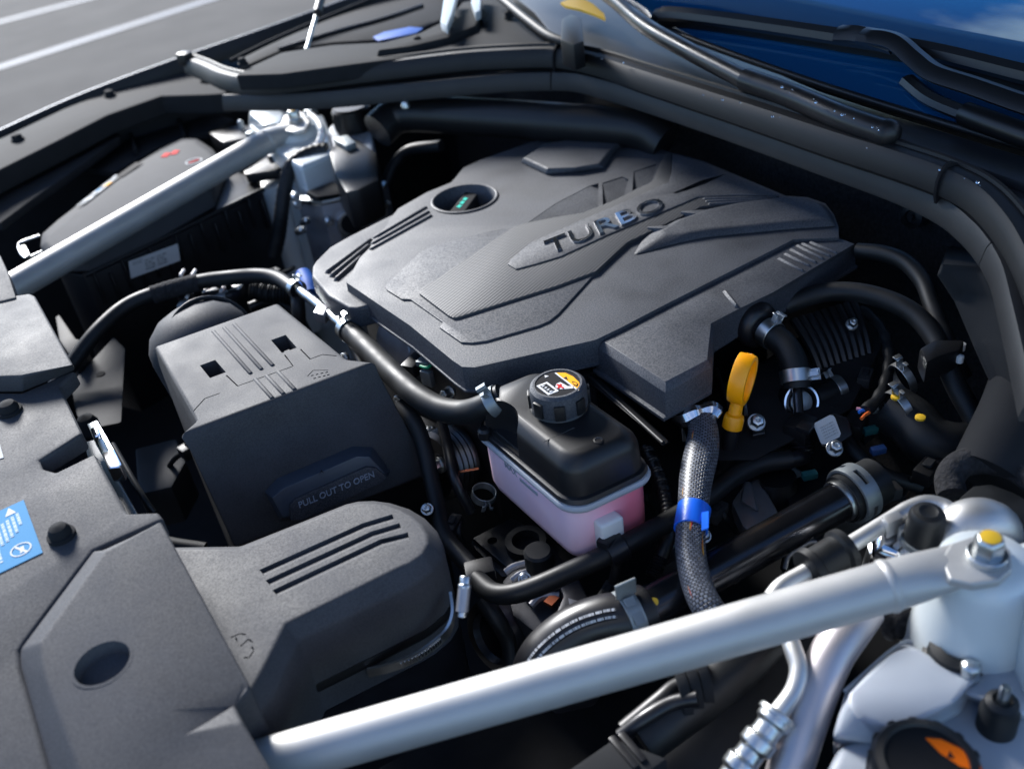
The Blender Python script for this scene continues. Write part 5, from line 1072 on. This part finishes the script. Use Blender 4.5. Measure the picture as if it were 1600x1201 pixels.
part('body', loft([PS([(1143, 785), (1160, 760), (1185, 745), (1196, 765), (1216, 800), (1170, 830), (1160, 822)], -.105), PS([(1143, 800), (1160, 770), (1190, 760), (1200, 775), (1222, 815), (1172, 860), (1155, 840)], -.19)]), 'cast', cbk, .003)
part('rib', loft([PS([(1164, 752), (1172, 752), (1184, 798), (1158, 782)], -.098), PS([(1160, 756), (1174, 754), (1188, 800), (1155, 786)], -.112)]), 'cast', cbk, .0015)
mf = thing('lower_case', 'black lower engine casing behind the steel water pipe', 'engine casing', P(1250, 800, -.2))
part('case', prismb([(1228, 750), (1270, 735), (1292, 722), (1298, 740), (1270, 800), (1235, 820)], -.11, -.22), 'black', mf, .004)
part('column', tube(pt([(1215, 745, -.10), (1218, 775, -.12), (1220, 805, -.15)]), .015), 'black', mf)
# big plastic leg of the scuttle trim and the foam ring
lg = thing('scuttle_side_duct', 'broad dark grained plastic side duct falling from the scuttle corner', 'duct', P(1560, 600, -.1))
lgp = [[(1462, 428, .030), (1475, 420, .034), (1530, 420, .036), (1548, 440, .036), (1640, 420, .03), (1640, 380, -.05), (1480, 380, -.05)],
       [(1490, 470, .010), (1505, 458, .016), (1552, 470, .022), (1580, 500, .024), (1660, 500, .02), (1650, 440, -.06), (1500, 430, -.06)],
       [(1522, 545, -.010), (1534, 534, -.004), (1572, 540, .006), (1604, 570, .012), (1680, 580, .012), (1670, 500, -.08), (1530, 500, -.08)],
       [(1556, 620, -.035), (1566, 612, -.028), (1592, 620, -.016), (1620, 640, -.006), (1700, 660, .0), (1680, 580, -.1), (1560, 580, -.1)]]
part('duct', loft([PS(r_, 0) for r_ in lgp]), 'trim', lg, .005, 3, 18)
part('neck', tube(pt([(1625, 590, -.035), (1600, 650, -.042), (1572, 700, -.052), (1545, 745, -.064)]), lambda f, s: .034 - .006 * f, 10, 30), 'trim', lg, 0, sharp=70)
fm = thing('foam_ring', 'thick black foam ring at the foot of the side duct', 'foam ring', P(1550, 760, -.1))
part('ring', tube(pt([(1488, 775, -.062), (1484, 748, -.058), (1500, 726, -.052), (1535, 718, -.050), (1570, 724, -.050), (1600, 738, -.05), (1640, 770, -.05)]), .0105, 10, 16), 'foam', fm, 0, sharp=80)
gp = thing('grommet_plate', 'dark rubber grommet plate with small round holes by the strut tower', 'grommet', P(1540, 800, -.1))
gpl = part('plate', prism([(1497, 800), (1500, 775), (1520, 758), (1548, 754), (1585, 768), (1640, 800), (1640, 870), (1570, 860), (1520, 830)], -.045, .012), 'rubber', gp, .003)
for px, py in ((1529, 788), (1553, 790), (1512, 798), (1572, 802)): part('hole', lathe(P(px, py, -.0447), UP, [(.0036, -.001), (.0036, .0003), (0, .0003)], 14), 'ink', gp)
fo2 = solo('foil_patch', prism([(1550, 630), (1572, 622), (1585, 642), (1560, 646)], -.05, .004), 'foil', 'small scrap of silver foil under the side duct', 'foil', .001)
# refrigerant lines
ac = thing('refrigerant_pipe', 'bright bent aluminium pipe rising behind the strut brace', 'pipe', P(1400, 800, -.06))
part('pipe', tube(pt([(1205, 935, -.050), (1222, 915, -.048), (1260, 893, -.046), (1330, 850, -.042), (1395, 810, -.038), (1420, 795, -.036), (1448, 786, -.034), (1475, 792, -.034), (1492, 806, -.034), (1505, 822, -.034)]), .0058, 10, 20), 'alu', ac, 0, sharp=60)
part('grommet', lathe(P(1292, 874, -.044), (P(1330, 850, -.042) - P(1260, 893, -.046)), [(.010, -.017), (.0145, -.016), (.0150, -.011), (.0125, -.009), (.0125, .009), (.0150, .011), (.0145, .016), (.010, .017)], 28), 'rubber', ac, 0, sharp=50)
part('saddle', box(P(1378, 806, -.030), P(1402, 796, -.030) - P(1378, 806, -.030), P(1388, 818, -.030) - P(1378, 806, -.030), -UP * .014), 'alu', ac, .001)
part('saddle_leg', box(P(1404, 822, -.034), P(1428, 806, -.034) - P(1404, 822, -.034), P(1408, 832, -.034) - P(1404, 822, -.034), -UP * .02), 'alu', ac, .001)
ju = thing('pipe_junction', 'fat aluminium pipe elbow beside the near strut bolt', 'pipe', P(1520, 830, -.06))
part('elbow', tube(pt([(1462, 872, -.055), (1480, 848, -.045), (1505, 826, -.036), (1532, 818, -.034), (1556, 826, -.04), (1566, 850, -.055)]), lambda f, s: .0135 + .004 * math.sin(f * math.pi), 10, 24), 'alu', ju, 0, sharp=70)
part('weld', ring(P(1489, 838, -.042), P(1510, 824, -.036) - P(1480, 846, -.044), .0148, .0165, .004, 28), 'alu', ju, .001)
vc = thing('service_valve', 'black service cap on a pale stub beside the aluminium pipe', 'valve', P(1452, 860, -.07))
cV = P(1451, 798, -.014)
part('cap', lathe(cV, Vector((0, -.05, 1)), [(.0120, -.026), (.0125, -.022), (.0115, -.004), (.0095, -.001), (.006, 0), (.004, -.001), (0, -.001)], 28), 'rubber', vc); part('stub', lathe(cV, Vector((0, -.05, 1)), [(.014, -.028), (.014, -.024), (.010, -.024)], 24), 'galv', vc); part('neck', lathe(cV - UP * .028, UP, [(.011, -.03), (.011, 0)], 24), 'nylon', vc)
nf = thing('pipe_fitting', 'large bright hexagon pipe fitting under the aluminium pipe', 'fitting', P(1395, 870, -.09))
part('nut', lathe(P(1398, 852, -.055), Vector((-.1, -.2, 1)), [(.014, -.016), (.016, -.012), (.016, .002), (.013, .006), (.010, .008), (0, .008)], 6), 'chrome', nf, .0012, 2)
part('body', lathe(P(1392, 866, -.072), Vector((-.1, -.2, 1)), [(.016, -.02), (.016, .006), (.013, .008)], 28), 'steel', nf); part('tag', cbox(P(1372, 868, -.07), .020, .010, .012, .6), 'black', nf, .001)
# ------------------------------------------------------------------ near strut tower and tanks in the corner
tw = thing('near_strut_tower', 'white painted near strut tower below the yellow-marked bolt', 'strut tower', P(1530, 1000, -.3))
part('dome', loft([[Vector((NT.x + .004 + math.cos(a) * r_, NT.y + math.sin(a) * r_, z)) for a in [k * math.pi / 16 for k in range(32)]] for r_, z in ((.022, -.001), (.027, -.006), (.031, -.02), (.036, -.06), (.045, -.14), (.06, -.30))]), 'white', tw, 0, sharp=50)
part('flank', prismb([(1600, 838), (1650, 830), (1720, 900), (1720, 1000), (1640, 1000), (1606, 930)], -.005, -.30), 'white', tw, .006, 3)
part('base', prismb([(1420, 930), (1450, 915), (1480, 960), (1476, 1010), (1430, 985), (1412, 960)], -.075, -.30), 'white', tw, .004)
part('rear_shoulder', loft([PS([(1574, 872), (1585, 850), (1640, 840), (1650, 900), (1592, 890)], -.004), PS([(1570, 890), (1580, 860), (1650, 850), (1660, 940), (1590, 920)], -.05)]), 'white', tw, .005)
tk = thing('washer_tank', 'white plastic washer tank filling the near corner', 'washer tank', P(1480, 1100, -.3))
part('tank_upper', loft([PS([(1325, 1078), (1400, 1012), (1432, 1010), (1520, 1062), (1492, 1100), (1400, 1140), (1345, 1120)], -.058), PS([(1300, 1150), (1322, 1075), (1400, 1005), (1434, 1004), (1530, 1062), (1500, 1112), (1395, 1165)], -.072), PS([(1300, 1180), (1318, 1085), (1402, 1010), (1440, 1006), (1540, 1062), (1510, 1150), (1390, 1200)], -.16)]), 'whitepl', tk, .004, 3, 15)
part('tank_body', loft([PS([(1280, 1230), (1310, 1168), (1400, 1140), (1470, 1100), (1540, 1062), (1620, 1040), (1700, 1060), (1700, 1300), (1290, 1300)], -.078), PS([(1280, 1230), (1310, 1168), (1400, 1140), (1470, 1100), (1540, 1062), (1620, 1040), (1700, 1060), (1700, 1300), (1290, 1300)], -.2)]), 'whitepl', tk, .006, 3)
part('rear_step', loft([PS([(1500, 1080), (1560, 1010), (1640, 1000), (1680, 1060), (1600, 1120)], -.062), PS([(1490, 1090), (1555, 1000), (1650, 990), (1690, 1060), (1600, 1130)], -.09)]), 'whitepl', tk, .005, 3)
cW = P(1448, 1186, -.050)
cpw = part('cap', lathe(cW, UP, [(.0275, -.022), (.0285, -.018), (.0285, -.004), (.026, 0), (.022, .001), (.021, -.001), (0, -.001)], 48), 'black', tk, 0, sharp=35)
for k in range(14):
    an = k * math.pi / 7; part('cap_rib', cbox(cW + Vector((math.cos(an) * .0282, math.sin(an) * .0282, -.011)), .003, .005, .016, an), 'black', cpw, .0008, 1)
part('orange_label', prism([(1446, 1152), (1470, 1154), (1500, 1168), (1530, 1192), (1536, 1206), (1500, 1196), (1470, 1176)], -.0505, .0004), 'deeporange', cpw)
part('warning_mark', prism([(1484, 1172), (1492, 1184), (1480, 1182)], -.0502, .0003), 'ink', cpw)
part('neck', lathe(cW - UP * .02, UP, [(.024, -.03), (.024, 0)], 40), 'whitepl', tk)
for nm, px, py, r_, l in (('mount', 1496, 1012, .0165, 'large black rubber mount with bright stud on the washer tank'), ('mount', 1566, 1096, .0095, 'small black rubber mount with stud behind the washer cap')):
    mtx = thing('rubber_mount', l, 'rubber mount', P(px, py, -.09), 'tank mounts'); c_ = P(px, py, -.055)
    part('rubber', lathe(c_, UP, [(r_ * 1.15, -.03), (r_ * 1.15, -.008), (r_, -.006), (r_ * .95, .0), (r_ * .6, .002), (r_ * .5, .0), (0, .0)], 32), 'rubber', mtx); part('stud', lathe(c_, UP, [(.0030, -.004), (.0030, .012), (.0022, .014), (0, .014)], 12), 'steel', mtx)
    if r_ > .012: part('nut', lathe(P(1516, 1046, -.055), UP, [(.006, -.01), (.006, .004), (.003, .006), (0, .006)], 6), 'steel', mtx, .0006, 1)
hose('pump_lead', [(1380, 975, -.085), (1410, 972, -.08), (1432, 985, -.078), (1452, 990, -.074), (1475, 1000, -.07)], lambda f, s: .010 + .0014 * math.sin(s * 500), 'lumpy black lead beside the washer tank mount', mat='foam', cat='cable')
# aluminium lines below the brace
p1 = thing('suction_pipe', 'thick aluminium pipe dropping below the strut brace', 'pipe', P(1270, 1080, -.15))
part('pipe', tube(pt([(1350, 950, -.055), (1325, 985, -.058), (1298, 1025, -.064), (1275, 1080, -.075), (1250, 1150, -.09), (1225, 1230, -.11)]), .0135, 8, 26), 'pinkpipe', p1, 0, sharp=60)
p2 = thing('pressure_pipe', 'thin aluminium pipe with crimped ferrule below the strut brace', 'pipe', P(1200, 1130, -.15))
part('pipe', tube(pt([(1222, 960, -.052), (1238, 1010, -.056), (1248, 1045, -.060), (1240, 1080, -.066), (1215, 1115, -.072)]), .0058, 8, 20), 'alu', p2, 0, sharp=60)
part('ferrule', tube(pt([(1218, 1112, -.071), (1195, 1145, -.078), (1165, 1185, -.088), (1140, 1220, -.096)]), lambda f, s: .0096 + .0011 * math.tanh(3 * math.sin(s * 360)) + (.0016 if f < .08 else 0), 60, 24), 'steel', p2, 0, sharp=50)
ch_ = thing('wire_loom', 'dark wiring loom in a clip channel under the strut brace', 'wiring loom', P(1050, 1120, -.2))
part('loom', tube(pt([(1200, 990, -.09), (1150, 1040, -.095), (1095, 1085, -.10), (1040, 1125, -.105), (1000, 1155, -.11)]), .017, 8, 20), 'rubber', ch_, 0, sharp=60)
part('wire_bundle', tube(pt([(1110, 1060, -.085), (1060, 1072, -.088), (1030, 1095, -.09), (975, 1140, -.10)]), .006), 'black', ch_); part('wire_bundle', tube(pt([(1090, 1090, -.082), (1050, 1098, -.086), (1010, 1120, -.09), (970, 1150, -.10)]), .005), 'gloss', ch_)
for k in range(3): part('channel_clip', ring(P(1062 + k * 16, 1078 - k * 8, -.092), Vector((.8, -.35, 0)), .017, .0195, .007), 'trim', ch_, .001)
part('connector', box(P(880, 1205, -.09), P(960, 1150, -.09) - P(880, 1205, -.09), P(965, 1240, -.09) - P(880, 1205, -.09), -UP * .03), 'trim', ch_, .004); part('seal_rib', box(P(950, 1152, -.088), P(960, 1146, -.088) - P(950, 1152, -.088), P(990, 1200, -.088) - P(950, 1152, -.088), -UP * .034), 'gloss', ch_, .001); part('seal_rib', box(P(965, 1146, -.088), P(975, 1140, -.088) - P(965, 1146, -.088), P(1002, 1190, -.088) - P(965, 1146, -.088), -UP * .034), 'gloss', ch_, .001)
hose('subframe_tube', [(1250, 1010, -.16), (1180, 1100, -.17), (1100, 1190, -.18), (1040, 1260, -.19)], .035, 'broad dark tube deep below the strut brace', mat='baydark', cat='tube', seg=24)

# ------------------------------------------------------------------ smaller fittings in the dark gaps
for pts, r_, m_, l in (
    ([(575, 600, -.09), (610, 640, -.10), (640, 690, -.12), (650, 750, -.14)], .0045, 'rubber', 'thin cable dropping behind the battery cover corner'),
    ([(520, 490, -.075), (545, 530, -.08), (560, 560, -.09), (580, 600, -.10)], .004, 'wireblue' if False else 'black', 'thin cable below the bright metal pipe joint'),
    ([(690, 660, -.08), (700, 700, -.09), (712, 750, -.10), (735, 800, -.13)], .005, 'gloss', 'glossy cable left of the coolant reservoir'),
    ([(1010, 700, -.08), (1035, 760, -.09), (1045, 830, -.10), (1020, 900, -.12)], lambda f, s: .006 + .0006 * math.sin(s * 2600), 'black', 'ribbed black conduit between reservoir and braided harness'),
    ([(1120, 690, -.09), (1160, 700, -.095), (1215, 700, -.10), (1240, 690, -.10)], .004, 'black', 'thin lead below the dipstick collar'),
    ([(1300, 640, -.08), (1330, 700, -.09), (1380, 740, -.10), (1440, 760, -.11)], .006, 'rubber', 'black lead running below the pressure sensor'),
    ([(390, 480, -.08), (420, 470, -.08), (455, 480, -.085), (480, 520, -.10)], .006, 'black', 'black lead behind the far edge of the battery cover'),
    ([(600, 300, -.08), (615, 260, -.05), (640, 235, -.03), (690, 228, -.02)], .008, 'rubber', 'dark hose behind the oil filler corner of the engine cover'),
    ([(150, 780, -.13), (200, 830, -.15), (260, 850, -.16), (320, 860, -.17)], .008, 'rubber', 'dark hose below the bonnet catch')):
    hose('bay_cable', pts, r_, l, mat=m_, cat='cable', n=(30 if callable(r_) else 8), seg=12)
fc = thing('front_pulley', 'dark grooved belt pulley deep below the fat reservoir hose', 'pulley', P(690, 720, -.2))
part('rim', lathe(P(690, 725, -.13), Vector((-1, -.15, .25)), [(.034, -.02)] + [(.034 - .002 * (k % 2), -.018 + .003 * k) for k in range(9)] + [(.030, .010), (.026, .004), (.012, .004), (.010, .012), (0, .012)], 36), 'darksteel', fc)
part('bolt', bolt_bm(P(690, 725, -.115), Vector((-1, -.15, .25)), .006, .012), 'steel', fc, .0004, 1)
bl_ = solo('drive_belt', sweep(pt([(660, 690, -.10), (672, 740, -.13), (690, 790, -.17), (720, 860, -.22)]), [(-.0015, -.012), (.0015, -.012), (.0015, .012), (-.0015, .012)], 1, 6), 'rubber', 'black drive belt beside the front pulley', 'belt')
for px, py, z, l in ((668, 796, -.11, 'bright bolt head between the duct tip and the bypass hose'), (1100, 838, -.10, 'small pale clip beside the blue harness tape'), (1330, 508, -.05, 'pale round stud on the finned manifold'), (820, 905, -.13, 'small bolt on the alternator vent'), (575, 590, -.085, 'zinc bolt below the metal pipe, behind the battery cover')):
    solo('bay_bolt', bolt_bm(P(px, py, z), Vector((-.3, -.5, .8)), .0042, .009, 1.4), 'steel', l, 'bolt', .0003, 1, group='bolts in the bay')

part('seam', tube(pt([(1320, 1080, -.0705), (1400, 1011, -.0705), (1436, 1008, -.0705), (1528, 1064, -.0705)]), .0016, 6, 8), 'whitepl', tk)
part('moulded_rib', ridge((1395, 1150), (1480, 1104), .004, -.0785, .004, .5), 'whitepl', tk, .0006, 1)

def connector(px, py, z, rz, sx, m_, label, wire='rubber', wd=(20, 18)):
    t = thing('wire_connector', label, 'connector', P(px, py, z - .02), 'wire connectors'); c = P(px, py, z)
    part('body', cbox(c, sx, sx * .55, sx * .5, rz), m_, t, .0018); part('lock_tab', cbox(c + UP * sx * .3, sx * .4, sx * .28, .003, rz), 'trim', t, .0008, 1)
    part('lead', tube([c + Vector((sx * .3, 0, 0)), P(px + wd[0] * .5, py + wd[1] * .4, z - .004), P(px + wd[0], py + wd[1], z - .02), P(px + wd[0] * 1.4, py + wd[1] * 2, z - .05)], .0028), wire, t)
for a in ((1352, 590, -.075, .5, .020, 'strip', 'dark grey connector left of the upper spring clamp', 'rubber', (-20, 30)), (1450, 735, -.09, .2, .026, 'black', 'black connector below the wide water hose', 'rubber', (-30, 20)),
          (1385, 770, -.10, -.3, .022, 'strip', 'grey connector right of the slotted ring clamp', 'rubber', (30, 14)), (1120, 800, -.10, .3, .020, 'strip', 'grey connector right of the blue harness tape', 'rubber', (24, 20)),
          (708, 820, -.12, .6, .020, 'black', 'black connector beside the bypass hose', 'rubber', (16, 30)), (610, 660, -.10, .4, .020, 'strip', 'dark connector behind the near corner of the battery cover', 'rubber', (14, 26)),
          (425, 430, -.08, .2, .022, 'strip', 'dark connector behind the vent hose bend', 'rubber', (24, -6)), (1000, 770, -.12, .3, .022, 'black', 'black connector between reservoir and harness', 'rubber', (20, 24)),
          (950, 930, -.12, .5, .022, 'strip', 'dark grey connector above the radiator hose clamp', 'rubber', (-20, 20)), (1330, 930, -.09, .4, .024, 'black', 'black connector just behind the strut brace', 'rubber', (-30, 10)),
          (300, 700, -.14, .2, .026, 'black', 'black connector left of the battery cover front', 'rubber', (-30, 20))): connector(*a)
for pts, m_, l in (([(1330, 640), (1372, 612), (1392, 640), (1352, 672)], 'castdark', 'dark cast plate behind the taped lead'), ([(1420, 690), (1470, 676), (1486, 712), (1440, 732)], 'castdark', 'dark cast plate under the wide water hose'),
                   ([(640, 640), (700, 668), (708, 720), (655, 700)], 'castdark', 'dark cast bracket below the fat reservoir hose'), ([(1020, 830), (1060, 815), (1066, 870), (1030, 890)], 'castdark', 'dark cast bracket left of the harness foot'), ([(840, 980), (900, 1000), (880, 1040), (820, 1030)], 'castdark', 'dark cast flange beside the radiator hose')):
    t = thing('cast_plate', l, 'bracket', P(*pts[0], -.17), 'cast plates'); part('plate', prism(pts, -.125, .02), m_, t, .003); c = sum((P(*p, -.125) for p in pts), Vector()) / 4
    part('bolt', bolt_bm(c, UP, .005, .010), 'steel', t, .0004, 1)
